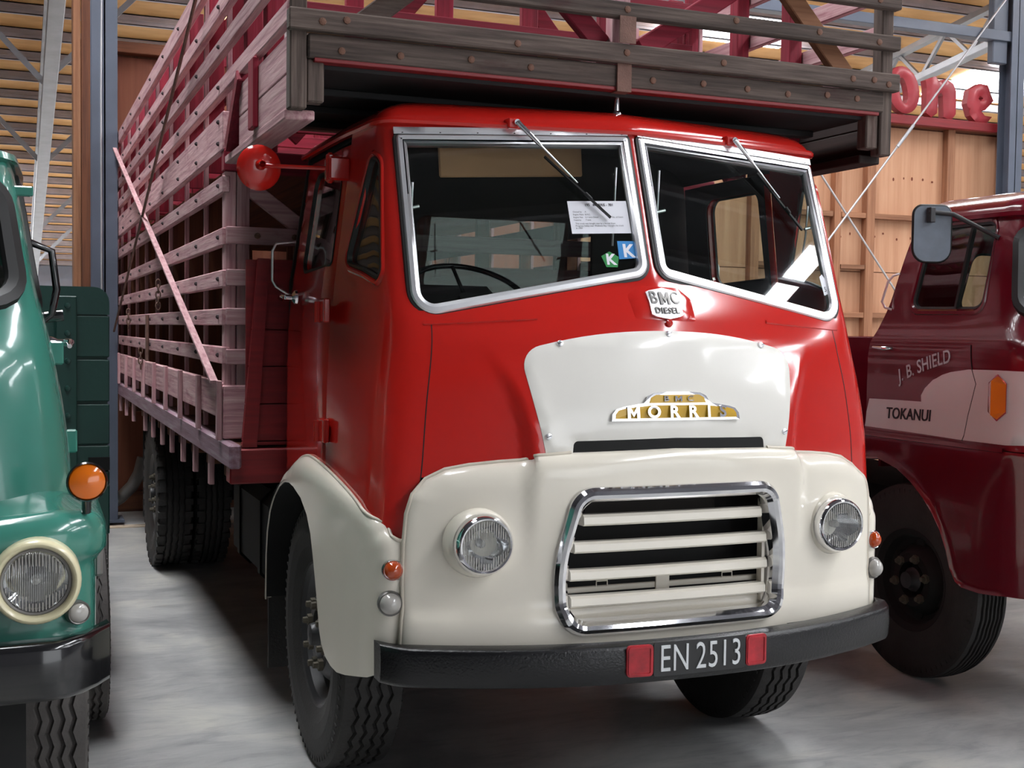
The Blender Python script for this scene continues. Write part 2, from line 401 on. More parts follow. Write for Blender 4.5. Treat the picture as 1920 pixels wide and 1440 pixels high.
def text_geo(body, size=1.0, bold=0.0, width=1.0, depth=.0, shear=0, space=1.0):
    if body == 'M':
        P = [((x-.5)*.74*size*width, (y-.5)*.70*size) for x, y in ((0, 0), (.24, 0), (.24, .56), (.5, .12), (.76, .56), (.76, 0), (1, 0), (1, 1), (.76, 1), (.5, .5), (.24, 1), (0, 1))]
        return P, [tuple(t) for t in tri_poly(P)]
    cu = bpy.data.curves.new('lettering', 'FONT'); cu.body = body; cu.size = size; cu.align_x = 'CENTER'; cu.align_y = 'CENTER'
    cu.offset = bold; cu.shear = shear; cu.space_character = space; cu.resolution_u = 4
    o = bpy.data.objects.new('lettering', cu); COL.objects.link(o); dg = bpy.context.evaluated_depsgraph_get(); dg.update()
    me = bpy.data.meshes.new_from_object(o.evaluated_get(dg)); bpy.data.objects.remove(o); bpy.data.curves.remove(cu)
    vs = [(v.co.x*width, v.co.y) for v in me.vertices]; fs = [tuple(p.vertices) for p in me.polygons]; bpy.data.meshes.remove(me)
    return vs, fs
def text_on(body, fn, mat, size, bold=0.0, width=1.0, h=(.0, .003), name='lettering', shear=0, space=1.0):
    """raised lettering: fn(a,b,height) places the flat text in space"""
    vs, fs = text_geo(body, size, bold, width, 0, shear, space); n = len(vs); mb = MB()
    A = [fn(a, b, h[1]) for a, b in vs]; mb.add(A, fs)
    cnt = {}
    for f in fs:
        for i in range(len(f)): cnt[f[i], f[(i+1) % len(f)]] = 1
    for a, b in cnt:
        if (b, a) not in cnt: mb.add([fn(*vs[a], h[1]), fn(*vs[b], h[1]), fn(*vs[b], h[0]), fn(*vs[a], h[0])], [(1, 0, 3, 2)])
    return mb.fix(name, mat)
def cr(xs, ys, n=400):
    """smooth table lookup (monotone-ish Hermite)"""
    xs, ys = np.array(xs, float), np.array(ys, float); d = np.diff(ys)/np.diff(xs); m_ = np.zeros(len(xs))
    m_[0], m_[-1] = d[0], d[-1]
    for i in range(1, len(xs)-1): m_[i] = 0 if d[i-1]*d[i] <= 0 else 2*d[i-1]*d[i]/(d[i-1]+d[i])
    X = np.linspace(xs[0], xs[-1], n); k = np.clip(np.searchsorted(xs, X)-1, 0, len(xs)-2); h = xs[k+1]-xs[k]; t = (X-xs[k])/h
    Y = (2*t**3-3*t**2+1)*ys[k]+(t**3-2*t**2+t)*h*m_[k]+(-2*t**3+3*t**2)*ys[k+1]+(t**3-t**2)*h*m_[k+1]
    return lambda x: float(np.interp(x, X, Y))
sst = lambda t: (lambda q: q*q*(3-2*q))(min(1., max(0., t)))
class Plan:
    """body shell: plan profile (front, rounded corner, side) that changes with height; domain (U, z), U is about metres round the shell"""
    def __init__(s, x0, z, yc, xk, yk, p, xs, r, ys, bump=None):
        s.x0 = x0; s.ys = ys; s.f = [cr(z, q) for q in (yc, xk, yk, p, xs, r)]; s.bump = bump; s.F0, s.F1 = .85, 1.0; s.F2 = 1.6
    def par(s, z): return [f(z) for f in s.f]
    def front(s, x, z, q=None):
        yc, xk, yk, p, xs, r = q or s.par(z); y = yc+(yk-yc)*(abs(x)/xk)**p
        return y-(s.bump(abs(x), z) if s.bump else 0)
    def corner(s, z, q):
        yc, xk, yk, p, xs, r = q; x1 = xk-r; P0 = Vector((x1, s.front(x1, z, q))); sl = (P0.y-s.front(x1-.01, z, q))/.01
        K = Vector((xk, yk)); E = Vector((xs, s.ys)); d = (E-K).normalized()
        den = d.y-sl*d.x; t = (P0.y-K.y+sl*(K.x-P0.x))/den if abs(den) > 1e-6 else 0
        Kc = K+d*t; return P0, Kc, Kc+d*r, E
    def S(s, U, z):
        q = s.par(z); sg = -1 if U < 0 else 1; u = abs(U); P0, K, P2, E = s.corner(z, q)
        if u < s.F0: x = u/s.F0*P0.x; P = Vector((x, s.front(x, z, q)))
        elif u < s.F1:
            t = (u-s.F0)/(s.F1-s.F0); P = P0*(1-t)**2+K*2*t*(1-t)+P2*t*t
        elif u < s.F2: t = (u-s.F1)/(s.F2-s.F1); P = P2+(E-P2)*t
        else: P = Vector((E.x, s.ys+u-s.F2))
        return Vector((s.x0+sg*P.x, P.y, z))
    def Ux(s, x, z):          # x relative to the centre line, on the front
        q = s.par(z); P0 = s.corner(z, q)[0]; return x/P0.x*s.F0
    def Uy(s, y, z):          # y along the side (positive U)
        q = s.par(z); P2 = s.corner(z, q)[2]
        return s.F1+(s.F2-s.F1)*(y-P2.y)/(s.ys-P2.y) if y < s.ys else s.F2+y-s.ys
    def fx(s, pts): return [(s.Ux(x, z), z) for x, z in pts]
    def fy(s, pts, sg=1): return [(sg*s.Uy(y, z), z) for y, z in pts]
mir = lambda pts: [(-a, b) for a, b in reversed(pts)]
# ================================================================== the hall
RZ = lambda y: 7.73-.136*y if y > -4 else 8.274+.10*(y+4)
fl = tag(put('floor', MB().box(-20, 24, -14, 6.85, -.2, 0).fix('floor', 'floor')), 'grey polished concrete floor of the hall', kind='structure')
fl2 = tag(put('floor', MB().box(-20, 24, 6.95, 33, -.2, -.03).fix('floor', 'floor')), 'concrete floor beyond the slab edge', kind='structure')
kb = tag(MB().box(-20, 24, 6.85, 6.95, -.2, .012, .004).obj('kerb_strip', 'kerb'), 'pale concrete edge strip of the floor slab', kind='structure')
def roof_slab(y0, y1):
    return MB().add([(-20, y0, RZ(y0)), (24, y0, RZ(y0)), (24, y1, RZ(y1)), (-20, y1, RZ(y1)),
            (-20, y0, RZ(y0)+.08), (24, y0, RZ(y0)+.08), (24, y1, RZ(y1)+.08), (-20, y1, RZ(y1)+.08)],
           [(0, 1, 2, 3), (7, 6, 5, 4), (0, 4, 5, 1), (1, 5, 6, 2), (2, 6, 7, 3), (3, 7, 4, 0)])
ceil = tag(roof_slab(5, 33).obj('ceiling', 'lining'), 'tan lined sloping roof of the hall', kind='structure')
for y0, y1 in ((-14, -4), (-4, 5)): tag(roof_slab(y0, y1).obj('ceiling', 'underlay'), 'grey underlay of the roof over the front of the hall', group='front roof slopes', kind='structure')
# purlins: C sections along x, 0.9 m apart
pm = MB(); D, Wf = .145, .06
pm.box(-20, 24, 0, .012, -D, 0); pm.box(-20, 24, 0, Wf, -D, -D+.012); pm.box(-20, 24, 0, Wf, -.012, 0); pm.box(-20, 24, Wf-.012, Wf, -D, -D+.03); pm.box(-20, 24, -.006, 0, -D*.62, -D*.45)
pme = pm.fix('purlin', 'purlin')
for k in range(-29, 21):
    y = 13.75+.9*k
    put('purlin', pme, ceil, (0, y, RZ(y)-.005))
# clear roof sheets (daylight) and added fill panels; slabs just under the lining
def skylight_or_fill(x0, x1, y0, y1):
    e = .012; mb = MB(); t = .02
    P = [(x0, y0, RZ(y0)-e), (x1, y0, RZ(y0)-e), (x1, y1, RZ(y1)-e), (x0, y1, RZ(y1)-e)]
    Q = [(a, b_, z-t) for a, b_, z in P]
    mb.add(P+Q, [(0, 1, 2, 3), (7, 6, 5, 4), (0, 4, 5, 1), (1, 5, 6, 2), (2, 6, 7, 3), (3, 7, 4, 0)])
    return mb.obj('skylight_or_fill_panel', 'skylight_or_fill', ceil)
for x0, x1, y0, y1 in ((12.6, 14.5, 11.9, 13.6), (6.6, 8.8, 11.3, 12.35), (.7, 1.25, 12.9, 13.75), (17.2, 19.5, 11.6, 13.75), (14.5, 15.5, 15.2, 17.2)): skylight_or_fill(x0, x1, y0, y1)
for x0 in (16, 10.4, 4.6): skylight_or_fill(x0, x0+1.2, 3.2, 7.0)  # unseen panels added overhead for lighting
for x0 in (14.0, 5.0): skylight_or_fill(x0, x0+1.1, -3.4, 1.0)  # unseen panels added nearer the front for more light
for x0, x1 in ((10.32, 10.78), (14.2, 15.6), (4.6, 6.0)): skylight_or_fill(x0, x1, -11.5, -4.55)  # narrow one matches the windscreen reflection; other two unseen, added for front light
skylight_or_fill(-2.9, -1.7, -1.0, 6.8)
for x0 in (-3.9, 3.2, 7, 11, 15): skylight_or_fill(x0, x0+1.4, 21, 30)  # unseen far panels added so floor bounce brightens the ceiling
for x0 in (3.2, 9.4): skylight_or_fill(x0, x0+1.3, 15.4, 19.6)  # hidden panels added beyond the partition to brighten the ceiling
# front wall with an open doorway behind the camera
for x0, x1, z0, z1 in ((-20, 1, 0, 7.3), (11, 24, 0, 7.3), (1, 11, 4.8, 7.3)):
    tag(MB().box(x0, x1, -14.2, -14, z0, z1).obj('wall_front', 'sidewall'), 'grey sheeted front wall of the hall beside the open doorway', group='front wall sections', kind='structure')
# far end and side walls
tag(MB().box(-20, 24, 32, 32.2, 0, RZ(32)+.1).obj('wall_far', 'farwall'), 'pale grey far end wall of the hall', kind='structure')
tag(MB().box(-20.2, -20, -14, 32.2, 0, 8.3).obj('wall_left', 'sidewall'), 'grey sheeted left wall of the hall', kind='structure')
tag(MB().box(24, 24.2, -14, 32.2, 0, 8.3).obj('wall_right', 'sidewall'), 'grey sheeted right wall of the hall', kind='structure')
# lattice trusses along y under the roof
def truss(name, xb, off, y0, y1, label, step=1.15):
    R = lambda y: RZ(y)-off
    t = tag(MB().beam((xb, y0, R(y0)), (xb, y1, R(y1)), .17, .10, b=.008).obj(name, 'galv'), label, kind='structure')
    MB().beam((xb, y0, RZ(y0)-.30), (xb, y1, RZ(y1)-.30), .12, .08).obj('top_chord', 'galv', t)
    y = y0; k = 0
    while y < y1-step:
        a, b_ = ((y, R(y)), (y+step/2, RZ(y+step/2)-.3)) if k % 2 == 0 else ((y+step/2, RZ(y+step/2)-.3), (y+step, R(y+step)))
        MB().beam((xb, *a), (xb, *b_), .05, .05, (1, 0, 0)).obj('lattice_bar', 'galv', t)
        if k % 2: y += step
        k += 1
    return t
t1 = truss('roof_truss', -1.60, 1.35, 8.4, 31.5, 'pale steel lattice truss beyond the plywood partition')
for (yb, sx) in ((12.9, -1), (16.6, -1), (16.6, 1), (21.5, 1), (25, 1), (12.4, 1)):
    MB().beam((-1.60+.05*sx, yb, RZ(yb)-1.3), (-1.60+1.15*sx, yb-.15, RZ(yb)-.15), .07, .02, (0, 1, 0)).obj('knee_brace', 'galv', t1)
t2 = truss('roof_truss', 10.3, .8, 7.9, 31.5, 'pale steel lattice truss above the red letter sign', 1.0)
# back partition of plywood on studs
Y0 = 8.1
wb = tag(MB().box(-1.46, 9.2, Y0, Y0+.02, 0, 4.13).obj('wall_back', 'brown_z'), 'plywood partition wall on timber studs behind the trucks', kind='structure')
sx = [-1.46, -.35, .85, 2.05, 3.25, 4.45, 5.6, 6.71, 7.17, 8.32, 9.16]
for i in range(len(sx)-1):
    a, b_ = sx[i], sx[i+1]
    red = b_ < 4
    for z0, z1 in ((.15, 2.4), (2.41, 4.1)) if not red else ((.15, 4.1),):
        MB().box(a+.012, b_-.012, Y0-.014, Y0, z0, z1).obj('plywood_panel', 'ply_red' if red else 'ply', wb)
for i, x in enumerate(sx):
    red = x < 4
    wd = .11 if i not in (7, 8) else (.09 if i == 7 else .12)
    MB().box(x-wd/2, x+wd/2, Y0-.11, Y0-.014, .02, 4.12, .004).obj('stud', 'brown_z' if red else 'timber_z', wb)
for z in (1.90, 3.05):
    for i in range(6, len(sx)-1):
        MB().box(sx[i]+.06, sx[i+1]-.06, Y0-.10, Y0-.014, z-.03, z+.03, .003).obj('nogging', 'timber_x', wb)
for i in range(6, 8):
    MB().box(sx[i]+.06, sx[i+1]-.06, Y0-.10, Y0-.014, 2.43, 2.48, .003).obj('nogging', 'timber_x', wb)
MB().box(-1.46, 9.2, Y0-.12, Y0+.05, 4.12, 4.22, .006).obj('top_plate', 'brown_x', wb)
MB().box(-1.46, 9.2, Y0-.12, Y0+.0, -.03, .15, .006).obj('bottom_plate', 'brown_x', wb)
MB().box(-1.53, -1.465, Y0-.13, Y0+.16, -.03, 6.5, .004).obj('end_stud', 'timber_z', wb)
MB().box(-1.462, -1.30, Y0-.16, Y0-.11, -.03, 6.5, .004).obj('end_board', 'brown_z', wb)
kn = MB().lathe([(0, 0), (.004, .02), (.0041, .0)], (0, 0, 0), (0, -1, 0), 8).fix('knot', 'knot')
for (x, z) in ((7.3, 2.82), (7.42, 2.86), (7.62, 2.80), (7.82, 2.82), (6.95, 2.84), (6.82, 2.80), (7.55, 3.50), (7.7, 3.52), (7.82, 3.52), (7.98, 3.52), (8.12, 3.5), (-.8, 3.3), (-1.0, 2.6)):
    put('knot', kn, wb, (x, Y0-.0145, z), None, (random.uniform(.5, .9), 1, random.uniform(.6, 1.2)))
# columns, tie beam, bracing
def hcol(name, x, y, s, label, z1):
    mb = MB(); mb.box(x-s/2, x+s/2, y-s/2, y-s/2+.014, 0, z1); mb.box(x-s/2, x+s/2, y+s/2-.014, y+s/2, 0, z1); mb.box(x-.006, x+.006, y-s/2, y+s/2, 0, z1)
    o = tag(mb.obj(name, 'column'), label, kind='structure')
    MB().box(x-s*.75, x+s*.75, y-s*.75, y+s*.75, 0, .02).obj('base_plate', 'column', o); return o
c1 = hcol('steel_column', -1.315, 7.3, .205, 'blue-grey steel column beside the tail of the livestock crate', 6.7)
c2 = hcol('steel_column', 9.02, 7.8, .2, 'blue-grey steel column beside the red letter sign', RZ(7.8)-.3)
MB().box(8.68, 8.9, 7.75, 7.85, 4.9, RZ(7.8)-.3, .01).obj('haunch', 'column', c2)
tb = tag(MB().box(2.0, 13.5, 7.72, 7.86, 5.16, 5.28, .006).obj('tie_beam', 'column'), 'blue-grey horizontal steel tie beam above the partition', kind='structure')
cb = tag(MB().tube([(8.9, 7.7, 5.75), (6.0, 7.7, 2.28)], .012, 6).obj('bracing_cable', 'cable'), 'steel bracing cable rising to the right across the partition', kind='structure')
cb2 = tag(MB().tube([(5.2, 7.72, 4.70), (7.9, 7.72, 1.5)], .012, 6).obj('bracing_cable', 'cable'), 'steel bracing cable falling to the right across the partition', kind='structure')
MB().tube([(7.28, 7.7, 3.81), (7.5, 7.7, 4.07)], .02, 8).obj('turnbuckle', 'galv', cb)
cb3 = tag(MB().tube([(-1.33, 7.15, 6.2), (-1.35, 7.12, 3.6), (-1.345, 7.12, .6)], .008, 6).obj('bracing_cable', 'cable'), 'thin steel cable running down the column by the crate', kind='structure')
# sign of single red letters on top of the partition
sg = thing('letter_sign', 'faded red cut-out letters standing on the plywood partition', 'sign', (8.1, 7.95, 4.22))
MB().box(6.6, 8.95, 7.90, 7.99, 4.12, 4.225, .006).obj('rail', 'redboard', sg)
def letter(pts, hole=None):
    mb = MB(); fn = lambda a, b, h: (a, 7.93-h, b)
    return pts
def extr(name, outline, hole, lab):
    S = lambda a, b: Vector((a, 7.92, b))
    me = sheet(outline, S, M['red_letter'], [hole] if hole else [], step=.05, thick=.09, name=name, off=lambda P: -.03*np.clip(1-np.minimum(dist(P, outline, True), dist(P, hole, True) if hole else 9)/.035, 0, 1))
    return tag(put(name, me, sg), lab)
el = lambda cx, cz, rx, rz, n=28: [(cx+rx*math.cos(2*math.pi*k/n), cz+rz*math.sin(2*math.pi*k/n)) for k in range(n)]
tl = lambda pts, k: [(x+k*(z-4.5), z) for x, z in pts]
extr('letter', tl(el(7.56, 4.52, .225, .27), -.12), tl(el(7.555, 4.51, .06, .15, 18), -.2), 'red letter o')
extr('letter', [(7.87, 4.66), (8.02, 4.72), (8.07, 4.655), (8.17, 4.70), (8.28, 4.65), (8.33, 4.56), (8.33, 4.30), (8.26, 4.22), (8.15, 4.25), (8.13, 4.5), (8.10, 4.53), (8.06, 4.5), (8.055, 4.29), (7.97, 4.235), (7.89, 4.28), (7.89, 4.57)], None, 'red letter n')
extr('letter', [(8.68, 4.69), (8.80, 4.68), (8.90, 4.50), (8.77, 4.38), (8.71, 4.37), (8.77, 4.315), (8.88, 4.31), (8.79, 4.215), (8.66, 4.21), (8.55, 4.30), (8.49, 4.44), (8.52, 4.60)], [(8.69, 4.545), (8.74, 4.52), (8.70, 4.48), (8.665, 4.51)], 'red letter e')
# things far behind on the left
fb = thing('workbench', 'white bench with small items by the far end wall', 'bench', (-1.0, 30, 0))
MB().box(-2.6, 1.2, 29.6, 30.4, .85, .92).obj('bench_top', 'white_panel', fb)
for x in (-2.5, 1.1): MB().box(x-.04, x+.04, 29.9, 30.1, 0, .85).obj('leg', 'galv', fb)
bar = tag(MB().tube([(-1.28, 7.62, .06), (-1.24, 7.62, .10), (-1.16, 7.62, .15), (-1.06, 7.62, .25), (-1.0, 7.62, .36), (-.97, 7.62, .5)], [.05, .055, .055, .055, .055, .05], 10).obj('tow_bar', 'steel_dull'), 'bent grey steel tow bar on the ground behind the green deck', 'tow bar')
# ================================================================== wheels
def tyre_mesh(name, R, W, Rr, mat, grooves=4, teeth=40, amp=.007, seg=160, lugs=0):
    """tyre about the x axis, centred; zig-zag grooves cut in the tread"""
    prof = [(-W*.36, Rr-.012, 0), (-W*.40, Rr, 0), (-W*.47, Rr+(R-Rr)*.25, 0), (-W*.5, Rr+(R-Rr)*.5, 0), (-W*.485, Rr+(R-Rr)*.74, 0), (-W*.45, R-.022, 0), (-W*.425, R-.009, 0)]
    tw = W*.40; gw = .011; gd = .014
    for g in range(grooves):
        x = -tw+2*tw*(g+1)/(grooves+1)
        h = lambda xx: R-.010*(abs(xx)/tw)**3
        prof += [(x-gw/2-.002, h(x), 1), (x-gw/2+.001, h(x)-gd, 1), (x+gw/2-.001, h(x)-gd, 1), (x+gw/2+.002, h(x), 1)]
    prof += [(-a, b, 0) for a, b, c in reversed(prof[:7])]
    rows = []
    for k in range(seg+1):
        th = 2*math.pi*k/seg; ph = (k*teeth/seg) % 1; zz = amp*(4*abs(ph-.5)-1)
        rows.append([((x+(zz if f else 0)), r*math.sin(th), r*math.cos(th)) for x, r, f in prof])
    mb = MB(); n = len(prof)
    for j in range(n-1):
        vs = [r[j] for r in rows]+[r[j+1] for r in rows]
        mb.add(vs, [(i, i+1, len(rows)+i+1, len(rows)+i) for i in range(seg)], not (prof[j][2] or prof[j+1][2]))
    if lugs:                                   # shoulder blocks
        for k in range(lugs):
            th = 2*math.pi*k/lugs; 
            for sg in (-1, 1):
                t = MB(); a_, b_ = sorted((sg*(W*.5-.055), sg*(W*.5-.004))); t.box(a_, b_, -.020, .020, R-.045, R+.004)
                ct, st = math.cos(th), math.sin(th)
                mb.add([(x, y*ct+z*st, -y*st+z*ct) for x, y, z in t.v], t.f)
    if True:                                   # fine shoulder ribs on the sidewall
        for k in range(72):
            th = 2*math.pi*k/72
            for sg in (-1, 1):
                t = MB(); t.box(-.0018, .0018, -.005, .005, R-.075, R-.030)
                ct, st = math.cos(th), math.sin(th)
                mb.add([(x+sg*(W*.472), y*ct+z*st, -y*st+z*ct) for x, y, z in t.v], t.f)
    return mb.fix(name, mat)
def rim_mesh(name, Rr, W, mat, dish=.06):
    """disc wheel about x; outside is +x"""
    o = W*.36; mb = MB()
    mb.lathe([(-o, Rr-.02), (-o, Rr+.004), (o, Rr+.012), (o+.008, Rr), (o-.01, Rr-.03), (o-.05, Rr-.045), (o-.07, Rr-.075), (o-.03, Rr*.62), (o-.005, Rr*.52), (o-.005, Rr*.36), (o-.06, Rr*.34), (o-.06, 0)], (0, 0, 0), (1, 0, 0), 48)
    return mb.fix(name, mat)
TY = tyre_mesh('front_tyre', .50, .245, .275, 'rubber', 4)
TYR = tyre_mesh('rear_tyre', .50, .235, .275, 'rubber', 4, 40, .004, 120, lugs=36)
TYM = tyre_mesh('ribbed_tyre', .475, .20, .25, 'rubber', 6, 30, .002, 120)
TYG = tyre_mesh('dusty_tyre', .475, .205, .25, 'rubber_grey', 4, 36, .006, 144)
RM = rim_mesh('rim', .275, .245, M['steel_dark']); RMS = rim_mesh('rim', .25, .205, M['black_matt'])
hm = MB(); hm.lathe([(0, .062), (.045, .060), (.06, .045), (.085, .04), (.09, 0)], (0, 0, 0), (1, 0, 0), 24); HUB = hm.fix('hub', M['steel_dark'])
nm = MB(); nm.lathe([(-.02, 0), (-.02, .023), (.018, .023), (.018, .013), (.036, .012), (.038, 0)], (0, 0, 0), (1, 0, 0), 6, False); NUT = nm.fix('wheel_nut', M['nut'])
hl = MB(); hl.lathe([(0, .03), (.004, .03), (.004, .0)], (0, 0, 0), (1, 0, 0), 16); HAND = hl.fix('hand_hole', M['black_matt'])
def wheel(parent, c, side, tyre=TY, rim=RM, Rr=.275, W=.245, nuts=8, hub=True):
    """side +1: outside faces +x"""
    rot = None if side > 0 else (0, 0, math.pi)
    t = put('wheel', tyre, parent, c, rot)
    def sub(name, me, off, r=None):
        # children of a rotated part: placed in its own frame
        o = bpy.data.objects.new(name, me); COL.objects.link(o); o.parent = t; o.location = off
        if r: o.rotation_euler = r
        WP[o] = Vector(c); return o
    sub('rim', rim, (0, 0, 0))
    ox = W*.36-.005
    if hub: sub('hub', HUB, (ox-.05, 0, 0))
    for k in range(nuts):
        a = 2*math.pi*(k+.3)/nuts; sub('wheel_nut', NUT, (ox, Rr*.44*math.sin(a), Rr*.44*math.cos(a)))
    for k in range(6):
        a = 2*math.pi*k/6; sub('hand_hole', HAND, (ox-.052, Rr*.70*math.sin(a), Rr*.70*math.cos(a)), (0, 0, 0))
    return t
# ------------------------------------------------------------------ lamps
def lens_mesh(R, mat_rim, depth=.05):
    mb = MB(); mb.lathe([(0, R*1.10), (depth*.6, R*1.10), (depth, R*1.02), (depth*.98, R*.94), (depth*.7, R*.92)], (0, 0, 0), (0, -1, 0), 40); return mb.fix('lamp_rim', mat_rim)
def headlamp(parent, c, R, rimmat='chrome', depth=.05):
    """round headlamp facing -y: rim, reflector bowl, fluted glass"""
    x, y, z = c
    rim = MB(); rim.lathe([(-.03, R*1.16), (depth*.5, R*1.16), (depth*.85, R*1.11), (depth, R*1.03), (depth*.96, R*.97), (depth*.7, R*.95)], c, (0, -1, 0), 48)
    r = rim.obj('headlamp', rimmat, parent)
    bowl = MB(); bowl.lathe([(depth*.6, R*.97), (depth*.3, R*.86), (-.015, R*.6), (-.035, R*.25), (-.04, 0)], c, (0, -1, 0), 40); bowl.obj('reflector', 'chrome', r)
    bulb = MB(); bulb.lathe([(-.04, .014), (0, .014), (.012, .009), (.015, 0)], c, (0, -1, 0), 12); bulb.obj('bulb', 'clear_lens', r)
    rows = []; n = 40
    gl = MB()
    for k in range(9):
        rr = R*.975*k/8
        rows.append([(x+rr*math.cos(2*math.pi*i/n), y-depth*.72-.016*(1-(k/8)**2), z+rr*math.sin(2*math.pi*i/n)) for i in range(n+1)])
    gl.grid(rows); gl.obj('lens', LENS, r)
    fl_ = MB()
    for k in range(-9, 10):                     # vertical flutes pressed in the glass
        xx = k*R*.098; hh = math.sqrt(max(0, (R*.93)**2-xx*xx))
        for z0, z1 in ((hh*.35, hh), (-hh, -hh*.5)) if abs(k) > 2 else ((hh*.55, hh), (-hh, -hh*.72)):
            yy = y-depth*.72-.016*(1-(xx/R)**2*.5)+.006
            fl_.box(x+xx-.0012, x+xx+.0012, yy-.002, yy+.002, z+z0, z+z1)
    fo = fl_.obj('lens_flutes', 'clear_lens', r); fo['kind'] = 'stuff'; return r
m, nt, b = newmat('lamp_glass'); nt.nodes.remove(b); out = nt.nodes['Material Output']
tr = nd(nt, 'ShaderNodeBsdfTransparent'); tr.inputs[0].default_value = (.86, .88, .88, 1); gl = nd(nt, 'ShaderNodeBsdfGlossy'); gl.inputs['Roughness'].default_value = .08
mxs = nd(nt, 'ShaderNodeMixShader'); wv = nd(nt, 'ShaderNodeTexWave'); wv.inputs['Scale'].default_value = 60; wv.bands_direction = 'X'
nt.links.new(tex(nt), wv.inputs['Vector']); rp = ramp(nt, wv.outputs['Fac'], [(.2, (.06,)*3), (.8, (.34,)*3)]); nt.links.new(rp.outputs[0], mxs.inputs[0])
nt.links.new(tr.outputs[0], mxs.inputs[1]); nt.links.new(gl.outputs[0], mxs.inputs[2]); nt.links.new(mxs.outputs[0], out.inputs[0])
bpn = nd(nt, 'ShaderNodeBump'); bpn.inputs['Strength'].default_value = .5; bpn.inputs['Distance'].default_value = .004; nt.links.new(wv.outputs['Fac'], bpn.inputs['Height']); nt.links.new(bpn.outputs[0], gl.inputs['Normal'])
LENS = m
def smalllamp(name, parent, c, d, R, lens, rim='chrome', dome=.03):
    a = MB(); a.lathe([(-.01, R*1.15), (.010, R*1.15), (.016, R*1.05), (.014, R*.95)], c, d, 28); o = a.obj(name, rim, parent)
    l = MB(); l.lathe([(.008, R)]+[(.008+dome*math.sin(t*math.pi/2/6), R*math.cos(t*math.pi/2/6)) for t in range(1, 6)]+[(.008+dome, .0005)], c, d, 24); l.obj('lens', lens, o); return o
# ================================================================== red and cream livestock truck
TR = thing('livestock_truck', 'red and cream vintage cab-over truck with black bumper and plate EN2513', 'truck', (0, 3.2, 0))
def flute(x, z):
    t = (z-1.26)/.36
    xc = .505+.125*max(0, t)**2; h = .031*sst((1.64-z)/.30)*sst((z-1.0)/.2)
    return h*sst((xc-x)/.020+.5)*(1-.35*sst((xc-x-.02)/.12)) if h > 0 else 0
zt = [.60, .95, 1.25, 1.45, 1.62, 1.70, 1.86, 2.10, 2.38]
CAB = Plan(0, zt, [-.09, -.09, -.09, -.08, -.058, -.03, .058, .147, .247], [1.0, .985, .965, .945, .915, .905, .895, .885, .875],
           [.10, .09, .09, .11, .135, .15, .205, .288, .388], [2, 2, 2, 2, 1.8, 1.5, 1.1, 1.04, 1.04],
           [.985, .985, .985, .985, .982, .978, .962, .93, .895], [.09, .09, .10, .10, .095, .09, .075, .065, .06], .80, flute)
S = CAB.S
# outlines (x, z) of the windscreen, for the +x side
WSO = rpoly([(.020, 2.352, .008), (.020, 1.860, .055), (.835, 1.702, .075), (.830, 2.318, .012)], 8)
WSG = rpoly([(.052, 2.325, .004), (.052, 1.897, .045), (.803, 1.745, .05), (.797, 2.292, .006)], 8)
PLANE = lambda x, z: Vector((x, .234+.16*abs(x)+.36*(z-2.343), z))
# quarter window outline (y, z) on the side
QW = rpoly([(.455, 2.265, .04), (.375, 2.235, .04), (.262, 1.825, .03), (.43, 1.868, .2), (.605, 1.90, .035)], 6)
YD = .70            # front edge of the door
YB = 1.43           # back of the cab
def seam(z): return YD
shell = []
U = CAB
zb = .92
cabL = [(-U.Uy(YD-.003, z), z) for z in np.linspace(zb, 2.375, 24)]
o = [(-.815, zb), (-.815, 1.20), (.815, 1.20), (.815, zb)] + [(-a, b) for a, b in cabL] + cabL[::-1]
holes = [U.fx(WSO), mir(U.fx(WSO)), U.fy(QW), mir(U.fy(QW))]
cab = put('cab_shell', sheet(o, S, M['red'], holes, step=.017, thick=.008, name='cab_shell'), TR)
for sg in (-1, 1): put('panel_seam', ring(dens([(sg*.813, 1.10), (sg*.813, 1.688)], .03, False), [(-.0016, -.001), (-.0016, .0008), (.0016, .0008), (.0016, -.001)], S, M['gasket'], False), cab)
for sg in (-1, 1): put('scuttle_bead', ring(dens([(sg*.46, 1.712), (sg*.70, 1.697), (sg*.81, 1.691), (sg*.84, 1.690)], .03, False), [(-.007, -.002), (-.004, .004), (.004, .004), (.007, -.002)], S, M['red'], False, lift=0), cab)
